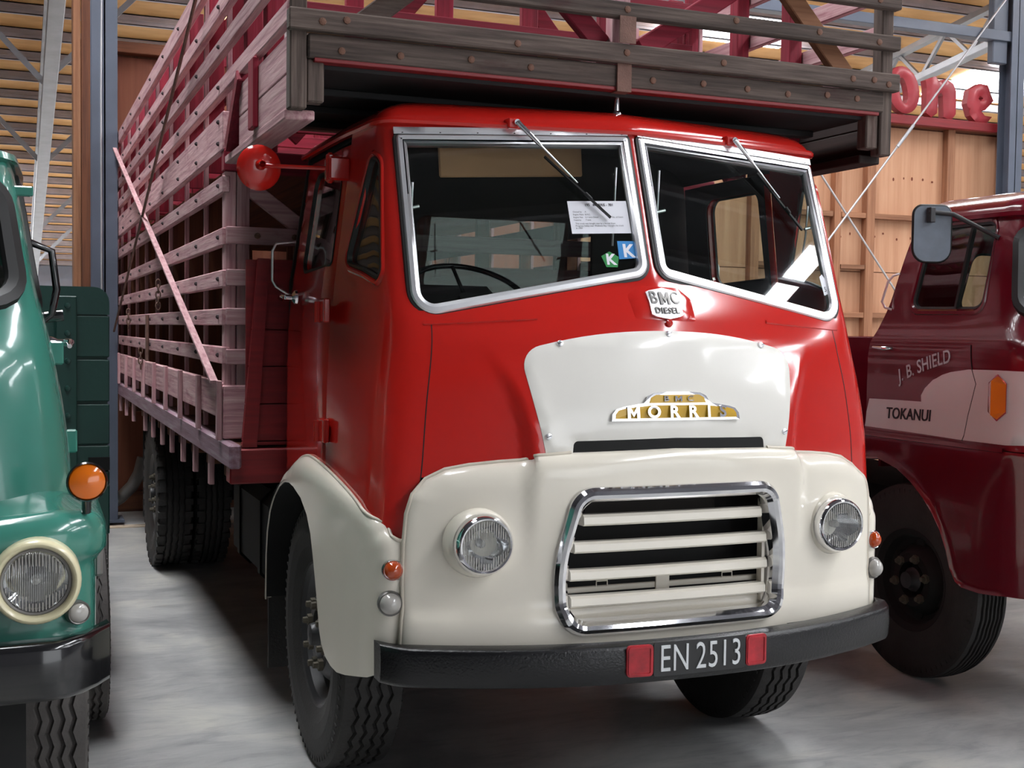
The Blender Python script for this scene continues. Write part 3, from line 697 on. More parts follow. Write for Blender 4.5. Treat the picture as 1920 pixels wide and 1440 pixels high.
# doors with window opening
DW = rpoly([(.755, 2.27, .05), (.745, 1.90, .02), (1.20, 1.885, .05), (1.18, 2.27, .07)], 6)
for sg, nm in ((-1, 'left'), (1, 'right')):
    dl = [(YD+.003, 1.08), (YB-.04, 1.08), (YB-.04, 1.9), (YB-.08, 2.335), (YD+.003, 2.335)]
    dp = dens(dl, .06); P = U.fy(dp, sg); H = U.fy(DW, sg)
    d = put('door', sheet(P, S, M['red'], [H], step=.035, thick=.03, name='door', off=lambda q: -.006*np.clip(1-dist(q, P, True)/.008, 0, 1)), TR)
    put('window_rubber', ring(H, [(-.004, .002), (0, .004), (.007, .003), (.010, -.01)], S, M['gasket'], lift=0), d)
    put('door_shade_sheet', sheet([(a, b) for a, b in P], S, M['dark_inside'], [H], step=.08, thick=.004, lift=-.036, name='door_shade_sheet'), d)  # dark sheet added to stand in for shade inside the cab
    put('window_glass', sheet(H, S, M['glass'], [], step=.09, thick=.004, lift=-.012, name='window_glass'), d)
    x = .985*sg
    for z in (1.305, 1.735):                   # hinges
        h = MB(); h.box(min(x, x+.022*sg), max(x, x+.022*sg), YD-.07, YD+.005, z-.045, z+.04, .004); hh = h.obj('hinge', 'red', d)
        h = MB(); h.lathe([(-.045, 0), (-.045, .014), (.03, .014), (.03, 0)], (x+.024*sg, YD+.014, z), (0, 0, 1), 10); h.box(min(x, x+.02*sg), max(x, x+.02*sg), YD+.01, YD+.06, z-.035, z+.02, .004); h.obj('hinge_knuckle', 'red', hh)
    hb = MB(); hb.lathe([(0, .03), (.01, .028), (.02, .012), (.045, .011), (.05, 0)], (x, 1.19, 1.79), (sg, 0, 0), 16)
    hb.tube([(x+.045*sg, 1.19, 1.79), (x+.05*sg, 1.22, 1.793), (x+.045*sg, 1.29, 1.79), (x+.035*sg, 1.305, 1.78)], [.010, .012, .010, .006], 8); hb.obj('door_handle', 'chrome', d)
    gb = MB(); gb.tube([(x-.03*sg, 1.35, 2.02), (x+.05*sg, 1.35, 2.01), (x+.065*sg, 1.35, 1.98), (x+.065*sg, 1.35, 1.86), (x+.05*sg, 1.35, 1.835), (x-.01*sg, 1.35, 1.80)], .006, 8); gb.obj('grab_rail', 'alu', TR)
    # quarter light
    Hq = U.fy(QW, sg)
    put('quarter_light_rubber', ring(Hq, [(-.004, .001), (-.001, .005), (.007, .004), (.010, -.012)], S, M['gasket']), cab)
    put('quarter_light', sheet(Hq, S, M['glass'], [], step=.08, thick=.004, lift=-.014, name='quarter_light'), TR)
    put('quarter_light_trim', ring(Hq, [(-.026, .0), (-.019, .007), (-.011, .007), (-.004, .0)], S, M['red']), cab)
    # windscreen
    WO = [(sg*a, b) for a, b in WSO]; WG = [(sg*a, b) for a, b in WSG]
    if sg < 0: WO, WG = WO[::-1], WG[::-1]
    put('windscreen_gasket', ring(WO, [(-.013, -.004), (-.010, .008), (.0, .010), (.004, 0)], PLANE, M['gasket']), cab)
    fr = put('windscreen_frame', ring(WO, [(-.001, .0), (-.001, .012), (.004, .017), (.018, .018), (.030, .014), (.034, .004), (.034, -.01)], PLANE, M['alu']), TR)
    gls = put('windscreen', sheet(WG, PLANE, M['glass_screen'], [], step=.12, thick=.005, name='windscreen', smooth=False), TR)
    # screwed strip along the top of the frame
    st = [(sg*.018, 2.356), (sg*.018, 2.380), (sg*.838, 2.346), (sg*.838, 2.322)]
    st = st if sg < 0 else st[::-1]
    stp = put('frame_strip', sheet(st, PLANE, M['alu'], [], step=.06, thick=.012, lift=.012, name='frame_strip'), fr)
    for k in range(7):
        xx = sg*(.04+.77*k/6); c = PLANE(xx, 2.368-.034*abs(xx)/.82); s_ = MB(); s_.lathe([(.011, .0045), (.0145, .004), (.015, 0)], c, (0, -1, -.36), 8); s_.obj('screw', 'steel_dark', stp)
    # stay and wing nut of the opening screen
    q = PLANE(sg*.79, 2.07); s_ = MB(); s_.tube([q+Vector((0, .03, .09)), q+Vector((0, .04, -.02)), q+Vector((-.01*sg, .05, -.13))], .004, 6); s_.tube([q+Vector((-.02, .02, 0)), q+Vector((.02, .02, .01))], .006, 6); s_.obj('screen_stay', 'alu', fr)
    q = PLANE(sg*.085, 2.09); s_ = MB(); s_.tube([q+Vector((0, .03, .15)), q+Vector((.0, .04, 0)), q+Vector((.0, .05, -.12))], .004, 6); s_.tube([q+Vector((-.02, .02, 0)), q+Vector((.02, .02, .01))], .006, 6); s_.obj('screen_stay', 'alu', fr)
    # wipers
    a0 = PLANE(-.425 if sg < 0 else .445, 2.378)+Vector((0, -.05, .005)); a1 = PLANE(-.235 if sg < 0 else .63, 2.178)+Vector((0, -.03, 0)); N_ = Vector((0, -.022, 0))
    wp = MB(); wp.tube([a0+Vector((0, .06, .0)), a0+Vector((0, .02, 0)), a0], .011, 10); wp.tube([a0, a0*.66+a1*.34, a0*.6+a1*.4, a1], [.010, .008, .004, .003], 8); wo = wp.obj('wiper', 'chrome', TR)
    b0 = PLANE(-.335 if sg < 0 else .545, 2.268)+N_; b1 = PLANE(-.131 if sg < 0 else .72, 2.06)+N_
    wb_ = MB(); wb_.beam(b0, b1, .006, .011, (0, -1, 0)); wb_.tube([b0*.4+b1*.6+Vector((0, -.012, 0)), b0*.3+b1*.7+Vector((0, -.008, 0))], .005, 6); wb_.obj('wiper_blade', 'gasket', wo)
    MB().box(a0.x-.028, a0.x+.012, a0.y+.012, a0.y+.07, a0.z-.02, a0.z+.016, .004).obj('wiper_motor_boss', 'red', cab)
# roof: dome over the plan outline with a small peak and gutter
zr = 2.372; Us = np.concatenate([np.linspace(-U.Uy(YB, zr), -1.0, 14), np.linspace(-.97, .97, 60), np.linspace(1.0, U.Uy(YB, zr), 14)])
base = [S(u, zr) for u in Us]; rows = []; arch_ = []
for k in range(15):
    a = math.pi/2*k/14; c_ = math.cos(a) if k < 14 else 0; sx_, sy_r, h = c_**.42, c_**.30, .122*math.sin(a)**.95
    rows.append([Vector((p.x*sx_, YB+(p.y-YB)*sy_r, zr+h)) for p in base]); arch_.append((base[-1].x*sx_, zr+h))
rf = MB(); rf.grid(rows)
roof = put('roof', rf.fix('roof', M['red']), TR)
gp = [(u, zr) for u in Us]
put('roof_gutter', ring(gp, [(-.012, .0), (-.012, .016), (-.004, .022), (.008, .020), (.012, .0)], S, M['red'], False), roof)
fin = MB(); fin.lathe([(0, .026), (.012, .024), (.018, .014), (.075, .010), (.10, .004), (.102, 0)], (.01, .385, 2.456), (0, -.12, 1), 16); fin.obj('roof_finial', 'chrome', roof)
# cab back wall and interior
bk = MB(); 
bw = [(-.965, 1.0), (.965, 1.0), (.965, 1.85)]+[(x*.99, z-.006) for x, z in arch_]+[(-x*.99, z-.006) for x, z in reversed(arch_[:-1])]+[(-.965, 1.85)]
RW = rpoly([(-.42, 1.80, .05), (.42, 1.80, .05), (.42, 2.16, .05), (-.42, 2.16, .05)], 5)
SB = lambda a, b: Vector((a, YB, b))
put('cab_back', sheet(bw, SB, M['dark_inside'], [RW], step=.15, thick=-.02, name='cab_back'), TR)
put('rear_window', sheet(RW, SB, M['glass'], [], step=.2, thick=.004, name='rear_window'), TR)
MB().box(-.86, .86, .16, YB, .98, 1.0).obj('cab_floor', 'dark_inside', TR)
# headlining follows the roof
put('headlining', MB().grid([[Vector((p.x*.985, YB+(p.y-YB)*.985, p.z-.022)) for p in r] for r in rows]).fix('headlining', M['dark_inside']), roof)
dsh = MB(); dsh.box(-.80, .80, .22, .42, 1.58, 1.72, .03); dsh.obj('dashboard', 'dark_inside', TR)
sw = MB(); ang = math.radians(32); cS = Vector((-.40, .80, 1.80)); ax1 = Vector((1, 0, 0)); ax2 = Vector((0, math.cos(ang), math.sin(ang)))
sw.tube([cS+ax1*.235*math.cos(2*math.pi*k/36)+ax2*.235*math.sin(2*math.pi*k/36) for k in range(36)], .011, 8, False, True)
for k in range(3):
    a = math.pi/2+2*math.pi*k/3; sw.tube([cS-Vector((0, -.01, .03)), cS+ax1*.23*math.cos(a)+ax2*.23*math.sin(a)], .008, 6)
swo = sw.obj('steering_wheel', 'black_gloss', TR)
MB().tube([cS-Vector((0, 0, .02)), cS+Vector((0, -.30, -.55))], .025, 10).lathe([(0, .05), (.03, .04), (.035, 0)], cS-Vector((0, -.005, .03)), (0, -.5, .8), 16).obj('steering_column', 'dark_inside', swo)
for x0, x1 in ((-.78, -.08), (.12, .80)):
    st_ = MB(); st_.box(x0, x1, .92, 1.32, 1.28, 1.42, .03); so = st_.obj('seat', 'dark_inside', TR)
    MB().box(x0, x1, 1.30, 1.42, 1.40, 1.86, .04).obj('backrest', 'dark_inside', so)
eg = MB(); eg.box(-.30, .30, .05, 1.2, 1.0, 1.42, .05); eg.obj('engine_cover', 'dark_inside', TR)
MB().beam((-.645, .455, 2.26), (-.092, .455, 2.295), .012, .115, b=.005).obj('sun_visor', 'visor', TR)
# notice, stickers on the inside of the screen
nl = lambda q: Vector((0, .004, 0))
def onscreen(sg, pts, th=.002): return [PLANE(x, z)+Vector((0, .012, 0)) for x, z in pts]
cd = thing('notice_card', 'white printed information card standing inside the windscreen', 'card', (-.162, .18, 2.0))
A = [(-.267, 2.115), (-.060, 2.123), (-.056, 2.010), (-.267, 2.0)]
fnc = lambda a, b, h: PLANE(-.1625+a, 2.062+b+.04*a)+Vector((0, -.004-h, 0))
MB().prism([(-.104, -.057), (.106, -.057), (.104, .057), (-.106, .057)], fnc, -.0015, .0).obj('card', 'paper', cd)
def line(t, x, z, s, b=0.0):
    vs, fs = text_geo(t, s, b); mnx = min(v[0] for v in vs)
    mb = MB(); mb.add([fnc(v[0]-mnx+x, v[1]+z, .0012) for v in vs], fs); mb.obj('printed_line', 'ink', cd)
line('195   MORRIS - 701', -.045, .043, .0125, .0003)
for i, (a_, b_) in enumerate((('Owned by', 'A'), ('Engine Make', 'B.M.C.'), ('Engine Size', '5.1 Litre Diesel'), ('Capacity', '7 tons'))):
    line(a_, -.092, .019-.0095*i, .0075); line(b_, -.05, .019-.0095*i, .0075)
line('No. of Gears', .045, .0, .0075)
for i, t in enumerate(('This truck was bought new by a farmer from', 'Progress Valley near Waikawa Bay. I bought the truck', 'in 1984')): line(t, -.088, -.022-.008*i, .0078)
def sticker(sg, pts, mat, label, letters):
    fn = lambda a, b, h: PLANE(a, b)+Vector((0, -.004-h, 0))
    s_ = tag(MB().prism(pts, fn, -.001, .001).obj('sticker', mat, TR), label)
    for t, x, z, s, mt, bo in letters:
        vs, fs = text_geo(t, s, bo); mb = MB(); mb.add([fn(x+v[0], z+v[1], .002) for v in vs], fs); mb.obj('sticker_print', mt, s_)
sticker(-1, [(-.114, 1.917), (-.043, 1.923), (-.043, 1.982), (-.112, 1.980)], 'blue_stick', 'blue square sticker with a white K', [('K', -.078, 1.945, .062, 'paper', .002)])
sticker(-1, [(-.163, 1.889), (-.124, 1.889), (-.115, 1.925), (-.145, 1.943), (-.176, 1.926)], 'green_stick', 'green five-sided sticker with a white K', [('K', -.145, 1.914, .05, 'paper', .002)])
sticker(1, [(.775, 1.885), (.79, 1.895), (.800, 1.88), (.805, 1.822), (.782, 1.815)], 'paper', 'white tag sticker with the figure 5', [('5', .792, 1.838, .026, 'ink', 0)])
# round red mirror on an arm
ma = MB(); mp = Vector((-1.205, .78, 2.24)); mbp = Vector((-.955, .72, 2.245))
ma.lathe([(0, .0), (0, .05), (.012, .076), (.022, .082), (.028, .080), (.03, 0)], mp, (-.1, .98, .1), 28); mo = ma.obj('door_mirror', 'red', TR)
MB().tube([mp+Vector((0, -.0, .01)), mp+Vector((.03, -.03, .005)), mbp], .008, 8).lathe([(0, .012), (.02, .02), (.03, .02), (.035, 0)], mp+Vector((0, -.03, .01)), (0, 1, 0), 10).obj('mirror_arm', 'red', mo)
MB().box(-.98, -.90, .68, .76, 2.20, 2.285, .008).box(-.985, -.955, .695, .725, 2.19, 2.30, .01).obj('mirror_bracket', 'red', mo)
# white bonnet panel with slot
pan = rpoly([(0, 1.674)]+[(x_, 1.674-.041*(x_/.4)**2.2) for x_ in (.05, .1, .15, .2, .25, .3, .35, .4)]+[(.518, 1.605, .075), (.470, 1.36, .3), (.452, 1.272), (.362, 1.272), (.358, 1.316, .016), (0, 1.322)], 8)
pan = [p for p in pan]
full = pan + [(-x, z) for x, z in reversed(pan) if abs(x) > 1e-6]
FX = lambda pts: U.fx(pts)
pnl = put('bonnet_panel', sheet(FX(full), S, M['white_panel'], [], step=.022, thick=.01, lift=.008, name='bonnet_panel', off=lambda q: -.006*np.clip(1-dist(q, FX(full), True)/.012, 0, 1)**2), TR)
for x, z in ((.0, 1.662), (.382, 1.628), (-.382, 1.628), (.446, 1.332), (-.446, 1.332)):
    u = U.Ux(x, z); p = S(u, z); n = normal(S, u, z); sc = MB(); sc.lathe([(.006, .011), (.011, .010), (.013, .006), (.013, 0)], p, n, 16); so = sc.obj('screw', 'alu', pnl)
    MB().beam(p+n*.0135+Vector((-.008, 0, -.003)), p+n*.0135+Vector((.008, 0, .003)), .002, .002, n).obj('screw_slot', 'steel_dark', so)
slot = [(-.368, 1.24), (.368, 1.24), (.368, 1.335), (-.368, 1.335)]
put('slot_shade', sheet(FX(slot), S, M['black_matt'], [], step=.05, thick=.03, lift=.0015, name='slot_shade'), TR)  # black sheet standing in for the shade inside the slot
# badges
def onS(x0, z0, tilt=0): return lambda a, b, h: (lambda u, z: S(u, z)+normal(S, u, z)*h)(U.Ux(x0+a, z0+b), z0+b)
e0 = onS(.004, 1.378)
half = [(.239, 0), (.236, .022), (.222, .038), (.195, .046), (.125, .057), (.118, .063), (.108, .080), (.085, .090), (.04, .093)]
emb = half + [(-a, b) for a, b in reversed(half)]
eb = MB(); eb.prism(emb, e0, .006, .022); em = eb.obj('maker_badge', 'chrome', TR)
def inset(pts, d):
    P = np.array(pts); n = len(P); out = []
    for i in range(n):
        t = P[(i+1) % n]-P[i-1]; t /= np.hypot(*t); out.append(tuple(P[i]+np.array((-t[1], t[0]))*d))
    return out
low = [(-.226, .008), (.226, .008), (.224, .022), (.214, .034), (.19, .040), (.1, .049), (-.1, .049), (-.19, .040), (-.214, .034), (-.224, .022)]
up = [(-.105, .057), (.105, .057), (.098, .074), (.08, .083), (-.08, .083), (-.098, .074)]
for pp in (low, up):
    z_ = MB(); z_.prism(pp, e0, .02, .0235); z_.obj('badge_enamel', 'yellow', em)
for i, ch in enumerate('MORRIS'):
    xx = (-.165, -.092, -.018, .052, .113, .168)[i]
    put('badge_letter', text_on(ch, lambda a, b, h, xx=xx: e0(xx+a, .0265+b, h), M['chrome'], .052, .0016, 1.12, (.02, .028), name='badge_letter'), em)
for i, ch in enumerate('BMC'):
    put('badge_letter', text_on(ch, lambda a, b, h, i=i: e0(-.045+.045*i+a, .070+b, h), M['chrome'], .025, .0004, 1.4, (.02, .027), name='badge_letter'), em)
pl = onS(.012, 1.765)
plate = rpoly([(-.118, -.050, .01), (.112, -.058, .01), (.118, .02, .012), (.075, .058, .01), (-.065, .062, .01), (-.125, .03, .012)], 4)
PU = [(U.Ux(.012+a, 1.765+b), 1.765+b) for a, b in plate]
bx = put('badge_plinth', sheet(PU, S, M['red'], [], step=.02, thick=.02, lift=.006, name='badge_plinth', off=lambda q: -.006*np.clip(1-dist(q, PU, True)/.008, 0, 1)**2), TR)
shd = [(-.062, .035), (-.05, .04), (0, .050), (.05, .04), (.062, .035), (.058, .0), (.06, -.04), (.045, -.047), (0, -.055), (-.045, -.047), (-.06, -.04), (-.058, 0)]
sb = MB(); sb.prism(shd, pl, .004, .012); sbo = sb.obj('engine_badge', 'alu', bx)
for t, zz, s_, wd in (('B', .014, .058, .85), ('M', .014, .058, .85), ('C', .014, .058, .85), ('DIESEL', -.028, .028, 1.0)):
    put('badge_letter', text_on(t, lambda a, b, h, zz=zz, xo={'B': -.040, 'C': .040}.get(t, 0): pl(a+xo, zz+b, h), M['steel_dull'], s_, .0004, wd, (.008, .0150), name='badge_letter', space=1.12), bx)
MB().box(-.05, .05, .0, .001, 0, .001)
cl = MB(); cl.lathe([(0, .014), (.006, .011), (.010, .0)], pl(.0, -.066, .004), (0, -1, -.2), 12); cl.obj('bonnet_catch', 'red', bx)
# ------------------------------------------------------------------ cream nose with grille
def noseS(x, z):
    a = abs(x); y = -.122+.136*(a/.9)**2.7
    y -= .020*sst((.535-a)/.035)*sst((z-.82)/.36)
    y -= .018*sst((.80-z)/.06)*sst((.95-a)/.1)
    return Vector((x, y, z))
hn = [(0, 1.288), (.36, 1.280), (.485, 1.272), (.515, 1.268), (.535, 1.254), (.60, 1.250), (.70, 1.240), (.775, 1.226), (.835, 1.196), (.873, 1.150), (.89, 1.09), (.897, 1.0), (.9, .86), (.898, .79), (.905, .755), (.91, .63)]
nose = hn + [(-x, z) for x, z in reversed(hn[1:])]
topedge = [(-x, z) for x, z in reversed(hn[1:16])] + hn[:16]
gr_in = rpoly([(.335, 1.13, .07), (.40, .93, .5), (.385, .735, .08), (-.385, .735, .08), (-.40, .93, .5), (-.335, 1.13, .07)], 8)
te = dens(topedge, .015, False)
def edepth(x, z):
    a = abs(x)
    if a > .86: return .013
    u = U.Ux(a, z); d = S(u, z).y-noseS(x, z).y-.004
    return max(.012, min(.07, d))
ted = np.array([edepth(x, z) for x, z in te]); TE = np.array(te)
for _ in range(6): ted[1:-1] = (ted[:-2]+ted[1:-1]*2+ted[2:])/4
def noseoff(P):
    out = np.zeros(len(P)); dl = dist(np.asarray(P), te)
    for i, p in enumerate(P):
        j = int(np.hypot(*(TE-p).T).argmin()); R_ = max(.03, ted[j]*1.6); t = min(1., max(0., 1-dl[i]/R_)); out[i] = -ted[j]*(1-math.sqrt(max(0, 1-t*t)))
    return out
ns = put('nose_panel', sheet(nose, noseS, M['cream'], [gr_in], step=.02, thick=.006, off=noseoff, name='nose_panel', rows=(.003, .007, .012, .018, .026, .036)), TR)
bpth = [noseS(x, z)+normal(noseS, x, z)*(-d+.002) for (x, z), d in zip(te, ted)]
for bb in ([p for p in bpth if p.x < -.357], [p for p in bpth if p.x > .357]): MB().tube(bb, .0075, 8).obj('beading', 'beading', ns)
# chrome surround, slats, dark radiator
gro = rpoly([(.375, 1.172, .085), (.437, .93, .6), (.425, .695, .10), (-.425, .695, .10), (-.437, .93, .6), (-.375, 1.172, .085)], 10)
gro = dens(gro, .03)
put('grille_surround', ring(gro, [(-.002, -.004), (.0, .014), (.010, .028), (.022, .032), (.034, .026), (.046, .008), (.052, -.03)], noseS, M['chrome']), TR)
for z, hw in ((1.063, .335), (.974, .362), (.883, .372), (.797, .368)):
    rows = []
    for k in range(25):
        x = -hw+2*hw*k/24; y = noseS(x, z).y+.012; e = 1-.0*abs(k-12)
        rows.append([Vector((x, y+.03, z+.018)), Vector((x, y+.004, z+.018)), Vector((x, y-.006, z+.010)), Vector((x, y-.008, z-.012)), Vector((x, y-.002, z-.018)), Vector((x, y+.03, z-.019))])
    g = MB(); g.grid(rows, False); g.add([rows[0][i] for i in range(6)], [(0, 1, 2, 3, 4, 5)]); g.add([rows[-1][i] for i in range(6)], [(5, 4, 3, 2, 1, 0)]); g.obj('grille_slat', 'cream', TR)
MB().box(-.45, .45, .06, .10, .62, 1.26).obj('radiator', 'black_matt', TR)
MB().box(-.39, .39, -.045, -.03, .812, .832, .003).obj('grille_sill', 'cream', TR)
MB().box(-.40, .40, -.075, -.06, .69, .772, .004).obj('grille_pan', 'cream', TR)
for x in (-.23, .25):
    q = MB(); q.tube([(x-.02, -.045, .83), (x-.02, -.045, .848), (x+.02, -.045, .848), (x+.02, -.045, .83)], .003, 6); q.obj('grille_clip', 'cream', TR)
MB().box(-.03, .02, -.052, -.045, .80, .852).obj('grille_tab', 'cream', TR)
MB().box(.36, .372, -.09, -.06, .75, 1.1).obj('grille_post', 'cream', TR)
for x_ in (-.67, .67): MB().box(x_-.23, x_+.23, .07, .09, .60, 1.2).obj('inner_baffle', 'black_matt', TR)
for sg in (-1, 1):
    c = (.67*sg, -.082, 1.0)
    rg = MB(); rg.lathe([(-.05, .114), (-.02, .111), (.0, .105), (.007, .099), (.006, .09)], c, (0, -1, 0), 40); rg.obj('headlamp_bowl', 'cream', TR)
    headlamp(TR, c, .083, 'chrome', .045)
# ------------------------------------------------------------------ wings
fpl = [(.884, .030), (.93, .037), (.965, .066), (.988, .13), (1.0, .22), (1.012, .36), (1.022, .55), (1.03, .75), (1.035, 1.0), (1.035, 1.3), (1.03, 1.75)]
Lc = [0]
for i in range(1, len(fpl)): Lc.append(Lc[-1]+math.hypot(fpl[i][0]-fpl[i-1][0], fpl[i][1]-fpl[i-1][1]))
fxs, fys = cr(Lc, [p[0] for p in fpl]), cr(Lc, [p[1] for p in fpl])
def s_of_y(y): return float(np.interp(y, [p[1] for p in fpl], Lc))
def fenS(sg): return lambda s_, z: Vector((sg*fxs(sg*s_), fys(sg*s_), z))
top = [(0, .998), (.03, 1.008), (.06, 1.026), (.09, 1.048)] + [(s_of_y(y), z) for y, z in ((.14, 1.075), (.27, 1.108), (.46, 1.140), (.62, 1.163), (.80, 1.182), (.90, 1.186), (1.0, 1.176), (1.10, 1.148), (1.31, 1.05), (1.45, .97), (1.52, .915), (1.58, .82), (1.61, .70), (1.62, .50))]
tf_ = cr([q_[0] for q_ in top[:-3]], [q_[1] for q_ in top[:-3]]); top = [(q_, tf_(q_)) for q_ in np.linspace(0, top[-4][0], 70)]+top[-3:]
arch = [(s_of_y(y), z) for y, z in ((1.59, .50), (1.575, .70), (1.545, .80), (1.48, .90), (1.40, .97), (1.30, 1.02), (1.17, 1.058), (1.08, 1.066), (1.0, 1.060), (.88, 1.034), (.785, .983), (.73, .923), (.69, .84), (.66, .762), (.63, .68), (.606, .60), (.575, .553), (.53, .522), (.46, .504), (.39, .50), (.30, .514))]
low = [(.14, .555), (.09, .575), (0, .59)]
def cabx(y, z):
    us = np.linspace(.62, 1.75, 160); P_ = [S(u, z) for u in us]
    return float(np.interp(y, [p.y for p in P_], [p.x for p in P_]))
FO = dens(rpoly([(a_, b_) for a_, b_ in top], 2), .03, False)+dens(arch+low, .03, False)
for sg in (-1, 1):
    o = [(sg*a, b) for a, b in FO]
    tp = dens([(sg*a, b) for a, b in top], .02, False); TP = np.array(tp); Sf = fenS(sg); td = []
    for a, b in tp:
        q = Sf(a, b); cx_ = cabx(q.y, b) if q.y > .045 else abs(q.x)-.004
        td.append(max(.003, min(.075, abs(q.x)-cx_-.005)) if q.y < 1.2 else .03)
    td = np.array(td)
    for _ in range(8): td[1:-1] = (td[:-2]+td[1:-1]*2+td[2:])/4
    def foff(P):
        out = np.zeros(len(P)); dl = dist(np.asarray(P), tp)
        for i, p in enumerate(P):
            j = int(np.hypot(*(TP-p).T).argmin()); R_ = max(.05, td[j]*1.6); t = min(1., max(0., 1-dl[i]/R_)); out[i] = -td[j]*(1-math.sqrt(max(0, 1-t*t)))
        return out
    f = put('wing', sheet(o, Sf, M['cream'], [], step=.022, thick=.006, off=foff, name='wing', rows=(.003, .008, .015, .024, .035)), TR)
    k_ = int(np.argmax([Sf(a, b).y > 1.15 for a, b in tp]))
    MB().tube([Sf(a, b)+normal(Sf, a, b)*(-d+.002) for (a, b), d in zip(tp[:k_], td[:k_])], .0065, 8).obj('beading', 'beading', f)
    x0, x1 = sorted((sg*.55, sg*1.0)); ia = MB()      # inner wheel arch
    rows = []
    for a, b in arch[:-3]:
        p = fenS(sg)(sg*a, b); rows.append([Vector((p.x, p.y, p.z+.01)), Vector((sg*.5, p.y, p.z+.01))])
    ia.grid(rows); ia.obj('inner_arch', 'black_matt', TR)
    smalllamp('indicator', TR, (.925*sg, .036, .912), (.16*sg, -1, .02), .030, 'amber_deep')
    smalllamp('side_lamp', TR, (.931*sg, .038, .806), (.18*sg, -1, .02), .035, 'clear_lens', 'steel_dull', .035)
    MB().box(min(sg*.72, sg*1.0), max(sg*.72, sg*1.0), 1.66, 1.675, .18, .62).obj('mud_flap', 'rubber', TR)
    wheel(TR, (sg*.865, .93, .5), sg)
# ------------------------------------------------------------------ bumper and number plate
def bumper_path():
    out = []
    for k in range(61):
        x = -.972+1.944*k/60; a = abs(x)/.972
        y = -.285+.235*a**2.2+.05*max(0, (a-.93)/.07)**2
        out.append(Vector((x, y, 0)))
    return out
BP = bumper_path(); prof = [(.075, .684), (.012, .686), (.003, .680), (0, .668), (-.004, .625), (0, .58), (.004, .569), (.012, .564), (.07, .565)]
rows = [[Vector((p.x*(1-.0*d), p.y+d, z)) for d, z in prof] for p in BP]
bm_ = MB(); bm_.grid(rows); bm_.grid([[r[-1], r[0]] for r in rows]); 
for r in (rows[0], rows[-1]): bm_.add(r, [tuple(range(len(r)))])
bump = bm_.obj('bumper', 'black_worn', TR)
for x in (-.5, .5): MB().box(x-.05, x+.05, -.15, .5, .57, .67).obj('bumper_bracket', 'black_matt', bump)
def pf(a, b, h): 
    y = -.285+.235*(abs(a)/.972)**2.2; return Vector((a, y-.004-h, .640+b))
def flatp(x0, x1, z0, z1, h0, h1, mat, name, par, r=.008):
    P = dens(rpoly([(x0, z0, r), (x1, z0, r), (x1, z1, r), (x0, z1, r)], 3), .03)
    return MB().prism(P, pf, h0, h1).obj(name, mat, par)
np_ = flatp(-.165, .172, -.054, .054, 0, .006, 'plate_black', 'number_plate', TR)
for a, b in ((-.256, -.168), (.175, .256)):
    q = flatp(a, b, -.050, .050, 0, .008, 'plate_red', 'red_reflector', TR, .012)
    P = dens(rpoly([(a+.004, -.046, .01), (b-.004, -.046, .01), (b-.004, .046, .01), (a+.004, .046, .01)], 3), .03)
    put('reflector_edge', ring(P, [(0, 0), (0, .003), (.006, .003), (.007, 0)], lambda x, z: pf(x, z, .008), M['plate_red']), q)
for ch, xx in zip('EN2513', (-.127, -.071, .002, .047, .090, .135)):
    put('plate_letter', text_on(ch, lambda a, b, h, xx=xx: pf(xx+a, b-.002, h), M['plate_white'], .122, -.0004, .68, (.004, .010), name='plate_letter'), np_)
# ------------------------------------------------------------------ chassis, tank, deck
for x in (-.42, .42): MB().box(x-.04, x+.04, .15, 7.6, .62, .86, .006).obj('chassis_rail', 'black_matt', TR)
MB().box(-.75, .75, .86, 1.0, .40, .50, .01).obj('front_axle', 'black_matt', TR)
MB().tube([(-.6, 5.19, .5), (-.3, 5.19, .5), (0, 5.19, .5), (.3, 5.19, .5), (.6, 5.19, .5)], [.07, .08, .2, .08, .07], 14).obj('rear_axle', 'black_matt', TR)
tk = MB(); tk.box(-.98, -.50, 1.72, 2.75, .50, .92, .05); tko = tk.obj('fuel_tank', 'black_matt', TR)
for y in (1.95, 2.5): MB().box(-.99, -.495, y-.025, y+.025, .49, .93, .052).obj('tank_strap', 'black_matt', tko)
MB().box(-.5, .5, .3, 1.4, .55, .62).obj('engine_sump', 'black_matt', TR)
for sg in (-1, 1):
    for xo in (1.033, .78):
        wheel(TR, (sg*xo, 5.19, .5), sg, TYR, RM, .275, .235, 8 if xo > 1 else 0, xo > 1)
    MB().box(min(sg*.65, sg*1.14), max(sg*.65, sg*1.14), 5.78, 5.79, .25, 1.0).obj('mud_flap', 'rubber', TR)
deck = MB(); deck.box(-1.16, 1.16, 1.50, 7.95, 1.13, 1.175); dk = deck.obj('deck', 'brown_y', TR)
for y in np.arange(1.9, 7.9, .55): MB().box(-1.15, 1.15, y-.04, y+.04, 1.0, 1.13, .004).obj('deck_bearer', 'brown_x', dk)
for sg in (-1, 1):
    a, b = sorted((sg*1.16, sg*1.21)); MB().box(a, b, 1.42, 7.95, 1.085, 1.185, .008).obj('side_rail', 'rail_worn', dk)
    for y in (7.74, 7.21, 6.63, 6.0, 5.11, 4.59, 4.06, 3.57, 3.07, 2.59, 2.07):
        a, b = sorted((sg*1.175, sg*1.20)); MB().box(a, b, y-.022, y+.022, .945, 1.085, .003).obj('rope_peg', 'pink_z', dk)
